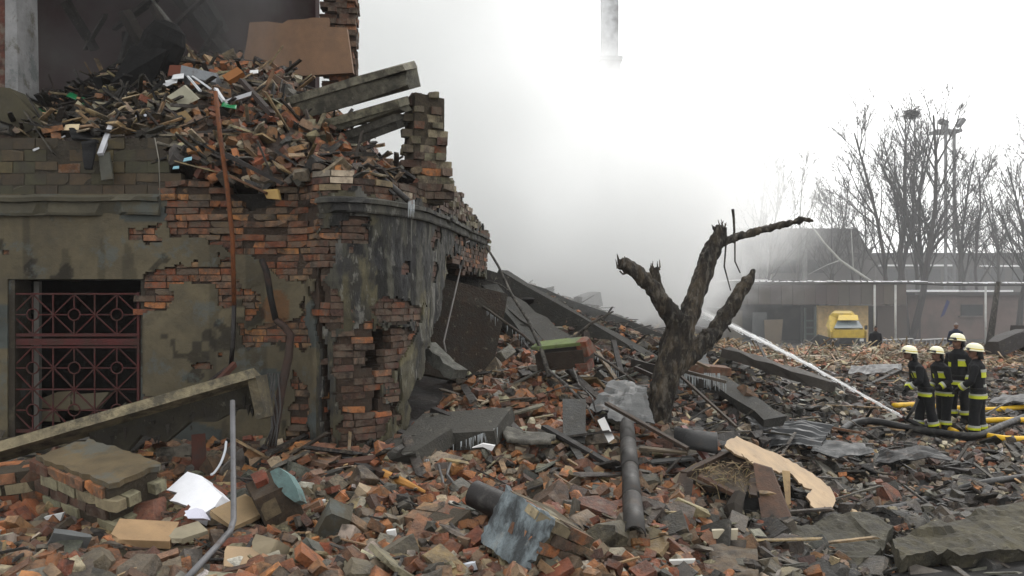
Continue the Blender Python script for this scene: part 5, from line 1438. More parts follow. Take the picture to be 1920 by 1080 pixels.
limb([(1272, 630, 0), (1262, 592, -.05), (1242, 568, -.1), (1215, 530, -.15), (1190, 508, -.2), (1166, 493, -.25)], [24, 24, 22, 18, 17, 16])
limb([(1240, 560, -.1), (1232, 530, -.05), (1228, 502, 0)], [13, 12, 12])
limb([(1278, 620, 0), (1296, 580, .05), (1312, 530, .1), (1330, 480, .15), (1347, 446, .2), (1353, 424, .2)], [27, 25, 22, 20, 18, 13])
limb([(1262, 690, 0), (1300, 660, .1), (1340, 622, .2), (1375, 570, .35), (1400, 528, .45), (1416, 506, .5)], [28, 25, 21, 18, 14, 4])
limb([(1348, 456, .2), (1390, 442, .25), (1440, 428, .3), (1480, 418, .3), (1505, 411, .3), (1526, 414, .3)], [9, 10, 9, 8, 8, 4])
limb([(1335, 470, .15), (1318, 478, .1), (1310, 476, .1)], [6, 5, 4], n=8)
limb([(1352, 430, .2), (1338, 428, .2), (1334, 420, .2)], [5, 4, 2], n=8)
def bdisp(p):
    return .032 * smooth_noise((p.x * 5, p.y * 5, p.z * 1.0), 2.6, 3) + .018 * smooth_noise((p.x * 9, p.y * 9, p.z * 2), 2.5, 9) + .010 * smooth_noise((p.x, p.y, p.z * .5), 26, 1) - .02 * max(0, smooth_noise((p.x * 6, p.y * 6, p.z * .8), 3.1, 5) - .25)
def bcol(co):
    k = vnoise(co[:, 0] * 3, co[:, 2], 2.0, 61)[:, None]
    return np.clip(np.array([[.085, .07, .052]]) * (1 + 1.1 * k), .012, 1)
remesh_obj(tr, .016, bdisp, 'trunk', 'bark', dead, bcol, 0)
tw = MB()
for pts, r in (([(1374, 392), (1376, 410), (1377, 435), (1372, 450)], 3), ([(1362, 446), (1358, 500), (1366, 530), (1370, 545)], 1.8), ([(1378, 442), (1378, 490), (1388, 512)], 1.8), ([(1180, 510), (1168, 514), (1162, 508)], 2.5), ([(1400, 540), (1392, 560), (1385, 575)], 4), ([(1370, 590), (1362, 610), (1370, 622)], 2.5)):
    t1 = MB(); t1.tube([P(x, y, Yt + .3) for x, y in pts], [r / F * Yt * (1 - .5 * i / len(pts)) for i in range(len(pts))], 5, (.07, .058, .045)); t1.build('twig', 'bark', dead)
for (px, py, dy) in ((1165, 494, -.25), (1228, 502, 0), (1352, 428, .2)):   # splintered ends
    for _ in range(9):
        a = P(px + random.uniform(-10, 10), py + random.uniform(-2, 10), Yt + dy + random.uniform(-.08, .08)); tw.tube([a, a + V(random.uniform(-.05, .03), 0, random.uniform(.05, .15))], [.016, .004], 4, (.13, .10, .07))
o = tw.build('splinters', 'bark', dead); o['kind'] = 'stuff'
# ------------------------------------------------------------------ firefighters
def person(name, label, loc, rz, sc, arms, lean=.08, stance=.0, helmet=True, bands=True, suit=(.012, .014, .02), head_turn=0.0, group=None, patch='back', hair=(.03, .025, .02)):
    t = thing(name, loc, label, 'person', group)
    t.rotation_euler = (0, 0, rz); t.scale = (sc, sc, sc)
    ORG[t.name] = Vector((0, 0, 0))
    def L(p):
        p = Vector(p)
        if p.z > .9: p.y += lean * (p.z - .9) * 1.2
        return p
    mb = MB(); w = (1, 1, 1)
    legs = []
    for sx in (-1, 1):
        f = stance * sx
        hip, knee, ank = V(.095 * sx, 0, .90), V(.115 * sx, f * .5 + .02, .50), V(.125 * sx, f, .13)
        legs.append((hip, knee, ank))
        mb.tube([hip + V(0, 0, .04), hip.lerp(knee, .5), knee, knee.lerp(ank, .5), ank, ank - V(0, 0, .03)], [.115, .108, .095, .094, .098, .09], 14, w)
        mb.tube([ank - V(0, .05, .07), ank + V(0, .05, -.07), ank + V(0.01 * sx, .13, -.08), ank + V(.015 * sx, .18, -.085)], [.055, .056, .05, .03], 12, w)
    prof = [(.02, .74), (.175, .755), (.198, .80), (.188, .95), (.178, 1.08), (.19, 1.22), (.205, 1.34), (.20, 1.42), (.15, 1.475), (.085, 1.51), (.062, 1.56), (.02, 1.60)]
    vs, fs, n = [], [], 20
    for (r, z) in prof:
        for k in range(n):
            a = 2 * math.pi * k / n
            vs.append(L((r * math.cos(a), r * .72 * math.sin(a) if r > .1 else r * math.sin(a), z)))
    for i in range(len(prof) - 1):
        for k in range(n):
            k2 = (k + 1) % n
            fs.append((i * n + k, i * n + k2, (i + 1) * n + k2, (i + 1) * n + k))
    fs.append(tuple(range(n - 1, -1, -1))); fs.append(tuple((len(prof) - 1) * n + k for k in range(n)))
    mb.add(vs, fs, w)
    hands = []
    for sx, (el, wr) in zip((-1, 1), arms):
        sh = L((.185 * sx, 0, 1.40)); el, wr = L(el), L(wr)
        mb.tube([sh + V(-.03 * sx, 0, .01), sh, sh.lerp(el, .5), el, el.lerp(wr, .5), wr], [.06, .078, .072, .064, .062, .058], 12, w)
        d = (wr - el).normalized()
        sd = d.cross(V(0, 0, 1)); sd = sd.normalized() if sd.length > .1 else V(1, 0, 0)
        palm = wr + d * .06
        mb.tube([wr, palm, palm + d * .035], [.036, .042, .036], 8, w)
        for q in range(4):      # glove fingers, curled
            b0 = palm + d * .03 + sd * (q - 1.5) * .021
            mb.tube([b0, b0 + d * (.045 - .006 * abs(q - 1.5)), b0 + d * .055 + V(0, 0, -.035), b0 + d * .03 + V(0, 0, -.055)], [.0125, .012, .011, .010], 6, w)
        mb.tube([palm + sd * .035, palm + sd * .06 + d * .03, palm + sd * .05 + d * .055 + V(0, 0, -.02)], [.014, .013, .011], 6, w)
        hands.append((el, wr))
    hd = L((0, .035, 1.665))
    Rh = Matrix.Rotation(head_turn, 3, 'Z')
    def ell(c, rx, ry, rz_):
        prof2 = [(math.sin(math.pi * i / 10) + .001, -math.cos(math.pi * i / 10)) for i in range(11)]
        mb.add([hd + Rh @ (Vector(c) + Vector((rx * r * math.cos(2 * math.pi * k / 14), ry * r * math.sin(2 * math.pi * k / 14), rz_ * z))) for (r, z) in prof2 for k in range(14)],
               [(i * 14 + k, i * 14 + (k + 1) % 14, (i + 1) * 14 + (k + 1) % 14, (i + 1) * 14 + k) for i in range(10) for k in range(14)], w)
    ell((0, 0, 0), .077, .095, .118); ell((0, .03, -.055), .055, .062, .06); ell((0, .1, -.012), .013, .02, .024); ell((0, .088, -.055), .026, .014, .008)
    for sx in (-1, 1): ell((.079 * sx, -.005, -.01), .012, .022, .032)
    def colf(co):
        c = np.repeat(np.array([suit]), len(co), 0)
        c[co[:, 2] < .105] = (.008, .008, .008)
        hz = np.linalg.norm((co - np.array(hd)) / np.array([.11, .15, .15]), axis=1) < 1
        c[hz & (co[:, 2] > 1.53)] = (.36, .22, .16)
        lc = (co - np.array(hd)) @ np.array(Rh)
        eye = (np.abs(np.abs(lc[:, 0]) - .032) < .013) & (lc[:, 1] > .07) & (np.abs(lc[:, 2] - .012) < .008)
        c[eye] = (.03, .02, .02)
        mo = (np.abs(lc[:, 0]) < .022) & (lc[:, 1] > .08) & (np.abs(lc[:, 2] + .055) < .006)
        c[mo] = (.22, .09, .08)
        hr = hz & (lc[:, 2] > .035) | (hz & (lc[:, 1] < -.02) & (lc[:, 2] > -.06))
        c[hr] = hair
        for el, wr in hands:
            c[np.linalg.norm(co - np.array(wr + (wr - el).normalized() * .08), axis=1) < .085] = (.03, .028, .026)
        return c
    remesh_obj(mb, .0115, lambda p: .009 * smooth_noise((p.x, p.y, p.z * .6), 9, 2) * (p.z < 1.5), 'body', 'cloth', t, colf, 3)
    Yl, Sv = (.58, .62, .05), (.45, .46, .42)
    if bands:
        def torso_ring(z, h, c, nm='reflective_band', a0=0, a1=2 * math.pi, grow=.016):
            r = float(np.interp(z, [q[1] for q in prof], [q[0] for q in prof])) + grow
            m = MB(); vs, fs = [], []; n = 28
            for i in range(n + 1):
                a = a0 + (a1 - a0) * i / n
                for (rr, zz) in ((r, z), (r, z + h), (r - .02, z + h), (r - .02, z)):
                    vs.append(L((rr * math.cos(a), rr * .73 * math.sin(a), zz)))
            for i in range(n):
                for k in range(4): fs.append((i * 4 + k, (i + 1) * 4 + k, (i + 1) * 4 + (k + 1) % 4, i * 4 + (k + 1) % 4))
            fs += [(0, 1, 2, 3), (n * 4 + 3, n * 4 + 2, n * 4 + 1, n * 4)]
            m.add(vs, fs, c); m.build(nm, 'band', t)
        torso_ring(.80, .055, Yl); torso_ring(.857, .03, Sv)
        if patch == 'back':
            torso_ring(1.20, .10, Yl, 'back_panel', math.pi * 1.22, math.pi * 1.78); torso_ring(1.302, .05, Sv, 'back_panel', math.pi * 1.2, math.pi * 1.8)
            torso_ring(1.02, .045, Sv, 'back_panel', math.pi * 1.3, math.pi * 1.8)
        else:
            torso_ring(1.18, .11, Yl, 'chest_panel', math.pi * .62, math.pi * .95); torso_ring(1.292, .03, Sv, 'chest_panel', math.pi * .62, math.pi * .95)
            torso_ring(1.16, .09, Yl, 'chest_panel', math.pi * .05, math.pi * .35)
        torso_ring(.965, .03, (.02, .02, .02), 'belt', grow=.02)
        for (el, wr) in hands:
            d = (wr - el); a, b = el + d * .52, el + d * .86
            m = MB(); m.tube([a, a.lerp(b, .55)], .074, 14, Sv); m.build('sleeve_band', 'band', t)
            m = MB(); m.tube([a.lerp(b, .55), b], .074, 14, Yl); m.build('sleeve_band', 'band', t)
        for (hip, knee, ank) in legs:
            a, b = ank.lerp(knee, .42), ank.lerp(knee, .20)
            m = MB(); m.tube([a, a.lerp(b, .45)], .111, 16, Sv); m.build('trouser_band', 'band', t)
            m = MB(); m.tube([a.lerp(b, .45), b], .111, 16, Yl); m.build('trouser_band', 'band', t)
    if helmet:
        hc = hd + Rh @ V(0, -.01, .03)
        m = MB(); m.lathe([(.152, -.005), (.158, .008), (.138, .022), (.134, .06), (.118, .10), (.085, .132), (.04, .148), (.004, .15)], 24, (.80, .78, .60), hc, .92, 1.14, Rh @ Matrix.Rotation(.10, 3, 'X'))
        h = m.build('helmet', 'helmet', t, smooth=True)
        m = MB(); m.lathe([(.1355, .024), (.1385, .026), (.1375, .045), (.1345, .047)], 24, (.62, .52, .06), hc, .92, 1.14, Rh @ Matrix.Rotation(.10, 3, 'X')); m.build('helmet_stripe', 'helmet', h, smooth=True)
        m = MB(); m.box(hc + Rh @ V(0, .13, .038), (.20, .045, .045), (.03, .03, .03), Rh @ Matrix.Rotation(.35, 3, 'X'), .008); m.build('visor', 'helmet', h)
        m = MB(); vs, fs = [], []
        for i in range(13):
            a = math.pi * (1.05 + .9 * i / 12)
            for (r, z) in ((.13, .0), (.15, -.16)): vs.append(hc + Rh @ V(r * .9 * math.cos(a), r * 1.1 * math.sin(a), z))
        for i in range(12): fs.append((2 * i, 2 * i + 1, 2 * i + 3, 2 * i + 2))
        m.add(vs, fs, (.015, .015, .017)); o = m.build('neck_guard', 'cloth', h, smooth=True)
        md = o.modifiers.new('t', 'SOLIDIFY'); md.thickness = .01
    return t
def foot(px, py):
    g = G(px, py); return (g.x, g.y, Hs(g.x, g.y) + .02)
FG = 'firefighters standing in the debris'
person('person', 'firefighter in black gear bending forward and gripping the hose branch, white helmet', foot(1737, 818), R(82), .955, (((-.27, .12, 1.14), (-.14, .36, .98)), ((.27, .10, 1.12), (.12, .34, .92))), lean=.34, stance=.12, patch='chest', group=FG)
person('person', 'firefighter with slumped shoulders standing close behind the one holding the hose', foot(1771, 814), R(100), .95, (((-.26, .04, 1.13), (-.20, .26, 1.0)), ((.27, -.03, 1.12), (.24, .14, .93))), lean=.18, stance=-.06, patch='chest', group=FG, head_turn=.15)
person('person', 'tall firefighter standing farthest back of the four with a yellow chest panel', foot(1798, 796), R(118), 1.03, (((-.27, .0, 1.12), (-.26, .10, .88)), ((.28, -.02, 1.12), (.27, .1, .88))), lean=.03, stance=.04, patch='chest', group=FG, head_turn=-.2)
person('person', 'firefighter seen from behind with a bright yellow back panel and both arms forward', foot(1834, 827), R(52), 1.02, (((-.28, .06, 1.14), (-.21, .28, .98)), ((.28, .03, 1.12), (.24, .24, .95))), lean=.04, stance=-.05, patch='back', group=FG, head_turn=.5)
# two bystanders beyond the brick ridge
def far_person(px, py_head, Y, suit, label, hat):
    h = P(px, py_head, Y); z = Hs(h.x, Y)
    person('person', label, (h.x, Y, z), R(170), (h.z - z) / 1.80, (((-.25, 0, 1.12), (-.24, .06, .86)), ((.25, 0, 1.12), (.24, .06, .86))), helmet=False, bands=False, suit=suit, hair=hat)
far_person(1641, 610, 31.2, (.018, .02, .03), 'bystander in a dark jacket beside the yellow van beyond the brick ridge', (.02, .02, .025))
far_person(1791, 604, 30.8, (.035, .05, .10), 'bystander in a navy blue jacket and light cap before the low pink building', (.45, .43, .42))

# ------------------------------------------------------------------ hoses, branch and water
def hose(pts, r, c, label, name='fire_hose', m='hose', lift=None):
    q = []
    for x, y in pts:
        g = G(x, y); q.append((g.x, g.y, Hs(g.x, g.y) + (lift if lift is not None else .16)))
    p = crom(q, 8)
    mb = MB(); mb.tube([Vector(a) for a in p], r, 12, c); return mb.build(name, m, None, label, 'hose', 'fire hoses on the debris', smooth=True)
YH = (.70, .47, .02)
hose([(1676, 774), (1720, 772), (1770, 776), (1850, 781), (1920, 776), (1990, 772)], .060, YH, 'yellow fire hose running behind the firefighters')
hose([(1828, 806), (1870, 803), (1930, 802), (1990, 800)], .055, YH, 'yellow fire hose starting at the rear-view firefighter boots')
hose([(1816, 818), (1840, 830), (1880, 839), (1930, 841), (1990, 840)], .065, YH, 'yellow fire hose curving in front of the firefighters')
hose([(1756, 812), (1775, 818), (1795, 826)], .05, YH, 'short yellow hose length between the firefighter boots')
BH = (.035, .034, .033)
hose([(1578, 828), (1600, 812), (1640, 808), (1700, 820), (1760, 830), (1830, 836), (1880, 818), (1930, 796), (1980, 780)], .07, BH, 'thick black hose winding past the firefighters feet', m='rubber', lift=.19)
hose([(1642, 972), (1700, 960), (1780, 934), (1850, 916), (1940, 902)], .05, BH, 'black hose end lying above the long muddy slab', m='rubber', lift=.08)
br = thing('hose_branch', G(1720, 800), 'black fire branch pipe lying on the debris shooting the water jet', 'nozzle')
n0, n1 = P(1742, 806, 15.9), P(1692, 782, 16.0)
mb = MB(); mb.tube([n0, n0.lerp(n1, .5), n0.lerp(n1, .8), n1], [.055, .05, .04, .028], 12, (.03, .03, .03)); mb.build('barrel', 'rubber', br, smooth=True)
mb = MB(); mb.tube([n0.lerp(n1, .45), n0.lerp(n1, .45) + V(.05, .1, -.15)], .02, 8, (.06, .06, .06)); mb.tube([n0.lerp(n1, .45), n0.lerp(n1, .45) + V(.05, -.1, -.15)], .02, 8, (.06, .06, .06)); mb.build('stand', 'rubber', br)
mb = MB(); mb.tube([P(1722, 748, 15.75), P(1712, 768, 15.7), P(1700, 786, 15.75)], [.025, .03, .028], 8, (.03, .03, .03)); mb.build('grip_bar', 'rubber', br, smooth=True)
jt = P(1240, 552, 24.0)
jp = [n1.lerp(jt, i / 30) + V(0, 0, .12 * math.sin(math.pi * i / 30)) for i in range(31)]
wj = thing('water_jet', n1, 'white water jet arching from the hose branch into the smoke', 'water jet')
def spray_mat(name, dens):
    wm = bpy.data.materials.new(name); wm.use_nodes = True
    tn = wm.node_tree; tn.nodes.clear()
    v = tn.nodes.new('ShaderNodeVolumeScatter'); v.inputs['Color'].default_value = (.985, .99, .99, 1); v.inputs['Density'].default_value = dens; v.inputs['Anisotropy'].default_value = .3
    oo = tn.nodes.new('ShaderNodeOutputMaterial'); tn.links.new(v.outputs[0], oo.inputs['Volume']); MATS[name] = wm
spray_mat('spray_core', 22.0); spray_mat('spray_mist', 2.2)
mb = MB(); mb.tube(jp, [.022 + .035 * i / 30 for i in range(31)], 10, (1, 1, 1), wob=.35); mb.build('core_stream', 'spray_core', wj, smooth=True)
mb = MB(); mb.tube(jp[2:], [.03 + .10 * (i / 28) ** 1.2 for i in range(29)], 12, (1, 1, 1), wob=.45, seed=5); mb.build('mist', 'spray_mist', wj, smooth=True)
mb = MB()
for _ in range(260):
    t_ = random.random() ** .7; k = t_ * 29; i = int(k); p = jp[i].lerp(jp[i + 1], k - i); rr = .03 + .11 * t_
    p = p + V(random.gauss(0, rr * .5), random.gauss(0, rr * .5), random.gauss(0, rr * .5) - .05 * t_); d = (jp[min(i + 1, 30)] - jp[i]).normalized() * random.uniform(.02, .22)
    mb.tube([p, p + d], [.007, .003], 4, (.85, .87, .88), caps=False)
o = mb.build('droplets', 'snow', wj); o['kind'] = 'stuff'

# ------------------------------------------------------------------ background: sheds, pipe rack, van, mast, trees
def pbox(mb, x0, y0, x1, y1, Y, depth, c):
    a, b = P(x0, y1, Y), P(x1, y0, Y)
    mb.prism([(a.x, Y, a.z), (b.x, Y, a.z), (b.x, Y, b.z), (a.x, Y, b.z)], (0, depth, 0), c); return mb
def part(t, nm, m, *boxes):
    mb = MB()
    for b in boxes: pbox(mb, *b)
    return mb.build(nm, m, t)
ws = thing('workshop', P(1550, 655, 48), 'low brown workshop with open dark bays and a yellow wall behind the van', 'building')
for k in range(15):
    x0 = 1380 + k * 21.3
    part(ws, 'fascia_panel', 'farwall', (x0 + .3, 529 + random.uniform(-.4, .4), x0 + 21, 571 + random.uniform(-.8, .8), 46.6 + .02 * (k % 2), .12, vary((.17, .145, .13), .1)))
part(ws, 'roof', 'farwall', (1378, 526, 1702, 529, 46.4, 9, (.12, .11, .105)))
part(ws, 'roof_snow', 'snow', (1384, 524.2, 1440, 525.8, 46.5, 6, (.8, .8, .8)), )
part(ws, 'bay_back', 'farwall', (1385, 570, 1536, 662, 51, .2, (.02, .034, .034)))
part(ws, 'yellow_wall', 'board', (1534, 573, 1628, 662, 48, .3, (.85, .64, .34)))
part(ws, 'end_wall', 'farwall', (1645, 573, 1700, 662, 48.2, .3, (.17, .14, .125)))
part(ws, 'doorway', 'soot', (1628.5, 574, 1644.5, 662, 49.5, .2, (.02, .02, .02)))
part(ws, 'bay_post', 'farwall', (1503, 573, 1506, 662, 47.6, .2, (.05, .07, .07)))
lad = thing('rack_ladder', P(1519, 655, 47.4), 'green-grey metal rack ladder in the dark workshop bay', 'rack')
part(lad, 'upright', 'paint', (1509, 577, 1512, 655, 47.3, .1, (.09, .13, .125))); part(lad, 'upright', 'paint', (1527, 575, 1531, 655, 47.3, .1, (.11, .15, .14)))
for y in (600, 613, 625, 637): part(lad, 'rung', 'paint', (1512.2, y, 1526.8, y + 3, 47.34, .06, (.09, .13, .125)))
mb = MB(); pbox(mb, 1412, 586, 1438, 655, 46, .1, (.19, .2, .2)); mb.build('leaning_door', 'farwall', None, 'grey door leaf leaning in the workshop bay', 'door')
mb = MB(); mb.prism([P(1436, 655, 45), P(1464, 655, 45), P(1468, 599, 45.4), P(1433, 600, 45.4)], (0, .08, 0), (.24, .2, .15)); mb.build('leaning_board', 'farwall', None, 'tan board leaning beside the grey door leaf', 'board')
mb = MB(); pbox(mb, 1362, 582, 1392, 660, 38, 3, (.26, .245, .215)); pbox(mb, 1356, 578, 1394, 582, 37.9, 3.2, (.14, .135, .13)); mb.build('concrete_hut', 'farwall', None, 'small pale hut wall at the edge of the smoke left of the workshop', 'hut')
pk = thing('low_pink_building', P(1850, 655, 52), 'low pinkish brick building with snow on its roof edge', 'building')
part(pk, 'wall', 'farwall', (1722, 553, 2040, 665, 52, 6, (.27, .205, .185))); part(pk, 'roof', 'farwall', (1716, 547.5, 2046, 553, 51.6, 7, (.14, .13, .125)))
part(pk, 'roof_snow', 'snow', (1729, 543.5, 1798, 547.2, 51.7, 5, (.8, .8, .8)), (1834, 544, 1900, 547.2, 51.7, 5, (.8, .8, .8)))
wnd = part(pk, 'window', 'darkglass', (1803, 571, 1843, 592, 51.85, .12, (.03, .04, .045))); part(pk, 'window_sill', 'farwall', (1801, 592.3, 1845, 594.5, 51.7, .25, (.3, .26, .24)))
part(pk, 'drainpipe', 'farwall', (1724, 553.5, 1726.5, 660, 51.8, .1, (.1, .09, .085)))
mb = MB(); mb.add([P(1764, 595, 50.5), P(1771, 590, 50.5), P(1781, 566, 50.5), P(1776, 562, 50.5)], [(0, 1, 2, 3)], (.06, .08, .26)); o = mb.build('blue_tarp', 'cloth', None, 'blue tarpaulin scrap hanging before the low pink building', 'tarp')
md = o.modifiers.new('t', 'SOLIDIFY'); md.thickness = .05
sh = thing('tall_shed', P(1530, 655, 66), 'tall grey gabled shed with pale columns behind the workshop', 'building')
mb = MB(); mb.prism([P(1340, 660, 66), P(1640, 660, 66), P(1640, 484, 66), P(1604, 428, 66), P(1340, 434, 66)], (0, 14, 0), (.17, .158, .15)); mb.build('wall', 'farwall', sh)
part(sh, 'roof', 'farwall', (1336, 428, 1606, 434, 65.6, 15, (.12, .115, .11))); part(sh, 'wall_band', 'farwall', (1342, 466, 1636, 474, 65.9, .2, (.22, .205, .195)))
for x0, x1 in ((1352, 1392), (1402, 1438), (1450, 1504), (1516, 1562)):
    part(sh, 'window', 'darkglass', (x0, 487, x1, 512, 65.85, .2, (.04, .05, .05)))
for x in (1396, 1443, 1510): part(sh, 'column', 'farwall', (x - 3.5, 434.5, x + 3.5, 660, 65.5, .35, (.33, .33, .32)))
lb = thing('long_far_building', P(1800, 655, 82), 'long dark far building with a snowy roof line behind the bare trees', 'building')
part(lb, 'wall', 'farwall', (1645, 480, 2080, 660, 82, 10, (.12, .105, .095))); part(lb, 'roof', 'farwall', (1640, 474, 2090, 480, 81.5, 11, (.10, .095, .09)))
part(lb, 'ledge_snow', 'snow', (1650, 496, 1790, 499, 81.6, .4, (.7, .7, .7)), (1840, 497, 1960, 500, 81.6, .4, (.7, .7, .7)))
for k in range(9): part(lb, 'window', 'darkglass', (1660 + k * 40, 505, 1684 + k * 40, 525, 81.8, .2, (.04, .045, .05)))
pr = thing('pipe_rack', P(1680, 660, 43), 'long overhead pipe with snow on thin white posts before the sheds', 'pipe')
mb = MB(); mb.tube([P(1400, 531, 43), P(1700, 530, 43), P(1780, 533, 43), P(2020, 534, 43)], .09, 8, (.17, .165, .16)); mb.build('pipe', 'metal', pr, smooth=True)
for x, y0 in ((1640, 531), (1679, 531), (1848, 534), (1985, 534)):
    mb = MB(); mb.tube([P(x, y0 + 3, 43), P(x, 665, 43)], .055, 8, (.55, .55, .53)); mb.build('post', 'paint', pr, smooth=True)
mb = MB()
for k in range(46):
    x = 1405 + k * 12.6; mb.box(P(x, 527.5 + random.uniform(-.5, .5) + (2.5 if x > 1740 else 0), 43), (random.uniform(.2, .36), .16, .05), (.8, .8, .82), None, .02)
o = mb.build('snow_caps', 'snow', pr); o['kind'] = 'stuff'
rl = thing('crowd_barrier', P(1715, 660, 36), 'white metal crowd barrier behind the brick ridge', 'barrier')
for (x0, x1) in ((1655, 1712), (1714, 1776)):
    mb = MB(); mb.tube([P(x0, 638, 36), P(x1, 635, 36)], .03, 6, (.5, .5, .5)); mb.tube([P(x0, 660, 36), P(x1, 658, 36)], .03, 6, (.5, .5, .5)); mb.build('rail', 'paint', rl)
    for k in range(9):
        x = x0 + (x1 - x0) * k / 8
        mb = MB(); mb.tube([P(x, 638 - 3 * k / 8, 36), P(x, 665, 36)], .018, 5, (.48, .48, .48)); mb.build('bar', 'paint', rl)
# van
vn = thing('yellow_van', P(1591, 648, 40), 'yellow van with a smashed front parked by the yellow wall', 'van')
YV = (.62, .46, .06)
def vq(pts, c, nm, m, dep): mb = MB(); mb.prism([P(x, y, Y) for x, y, Y in pts], dep, c); return mb.build(nm, m, vn)
mb = MB()
ring = lambda Y, q: [P(x, y, Y) for x, y in q]
prof_f = [(1558, 646), (1624, 646), (1625, 622), (1622, 612), (1612, 592), (1606, 588), (1572, 588), (1566, 592), (1560, 612), (1557, 622)]
r0 = ring(40.0, prof_f); r1 = [p + V(.2, .55, .03) for p in r0]; r2 = [p + V(1.5, 4.2, .05) for p in r0]
for i, p in enumerate(r0):
    if p.z > 1.2: p += V(0, .75, 0)
for i, p in enumerate(r1):
    if p.z > 1.2: p += V(0, .5, 0)
n = len(prof_f); fs = [tuple(range(n))] + [(k * n + i, k * n + (i + 1) % n, k * n + n + (i + 1) % n, k * n + n + i) for k in range(2) for i in range(n)] + [tuple(3 * n - 1 - i for i in range(n))]
mb.add(r0 + r1 + r2, fs, YV); mb.build('body', 'paint', vn)
vq([(1563, 616, 40.05), (1618, 616, 40.05), (1609, 602, 40.62), (1570, 602, 40.62)], (.22, .27, .28), 'windshield', 'darkglass', (0, -.05, .03))
vq([(1562, 633, 39.9), (1621, 633, 39.9), (1621, 618.5, 39.9), (1562, 618.5, 39.9)], (.62, .45, .02), 'hood', 'paint', (0, .1, 0))
vq([(1560, 645, 39.85), (1624, 645, 39.85), (1624, 634, 39.85), (1560, 634, 39.85)], (.03, .03, .03), 'bumper', 'rubber', (0, .12, 0))
for x in (1566, 1616): vq([(x - 3.5, 640, 39.8), (x + 3.5, 640, 39.8), (x + 3.5, 635, 39.8), (x - 3.5, 635, 39.8)], (.6, .6, .58), 'headlight', 'paper', (0, .05, 0))
vq([(1570, 601, 40.4), (1609, 601, 40.4), (1607, 591, 40.75), (1572, 591, 40.75)], (.68, .5, .03), 'roof_panel', 'paint', (0, -.06, .02))
for x in (1567, 1615):
    c = P(x, 646, 40.6); mb = MB(); mb.tube([c + V(-.1, 0, 0), c + V(.1, 0, 0)], .3, 18, (.02, .02, .02)); wl = mb.build('wheel', 'rubber', vn)
    mb = MB(); mb.tube([c + V(-.11, 0, 0), c + V(.11, 0, 0)], .16, 14, (.3, .3, .3)); mb.build('rim', 'metal', wl)
for x in (1557, 1624): mb = MB(); mb.box(P(x, 614, 40.4), (.12, .08, .2), (.03, .03, .03), None, .01); mb.build('mirror', 'rubber', vn)
slab('dark_rubble_lump', P(1545, 645, 37), (1.0, .8, .7), rot_e(10, 12, 30), (.05, .05, .05), 'dark lump of rubble left of the yellow van', 'rubble lump', 'concrete', 6, 451)
# floodlight mast
ms = thing('floodlight_mast', P(1782, 650, 78), 'tall lattice floodlight mast with a lamp platform above the bare trees', 'mast')
MC = (.20, .205, .21)
for x in (1773, 1789):
    mb = MB(); mb.bar(P(x, 655, 78), P(x, 246, 78), .22, .22, MC); mb.build('mast_leg', 'metal', ms)
for k in range(22):
    y = 255 + k * 17
    mb = MB(); mb.bar(P(1774, y, 78), P(1788, y + 16 * (k % 2), 78), .08, .08, MC); mb.build('brace', 'metal', ms)
part(ms, 'platform', 'metal', (1758, 242, 1805, 247, 77.6, 1.6, MC))
for (a, b) in (((1762, 226), (1776, 232)), ((1797, 236), (1806, 224))):
    mb = MB(); mb.bar(P(*a, 78), P(*b, 78), .7, .4, MC, jit=.05); lampo = mb.build('floodlight', 'metal', ms)
    mb = MB(); mb.bar(P((a[0] + b[0]) / 2, (a[1] + b[1]) / 2, 78), P((a[0] + b[0]) / 2, 243, 78), .1, .1, MC); mb.build('lamp_bracket', 'metal', lampo)
mb = MB(); pbox(mb, 1770, 234, 1778, 242, 77.7, .6, MC); mb.build('junction_box', 'metal', ms)
# brick chimney standing in the smoke
chm = thing('brick_chimney', P(1146, 655, 70), 'tall square chimney half hidden in the smoke', 'chimney')
part(chm, 'shaft', 'farwall', (1129, -60, 1160, 560, 70, 1.5, (.72, .73, .74))); part(chm, 'gallery', 'farwall', (1123, 104, 1168, 112, 69.7, 2.1, (.55, .56, .57)), ); part(chm, 'gallery_base', 'farwall', (1126, 112.4, 1164, 150, 69.8, 1.9, (.55, .56, .57)))

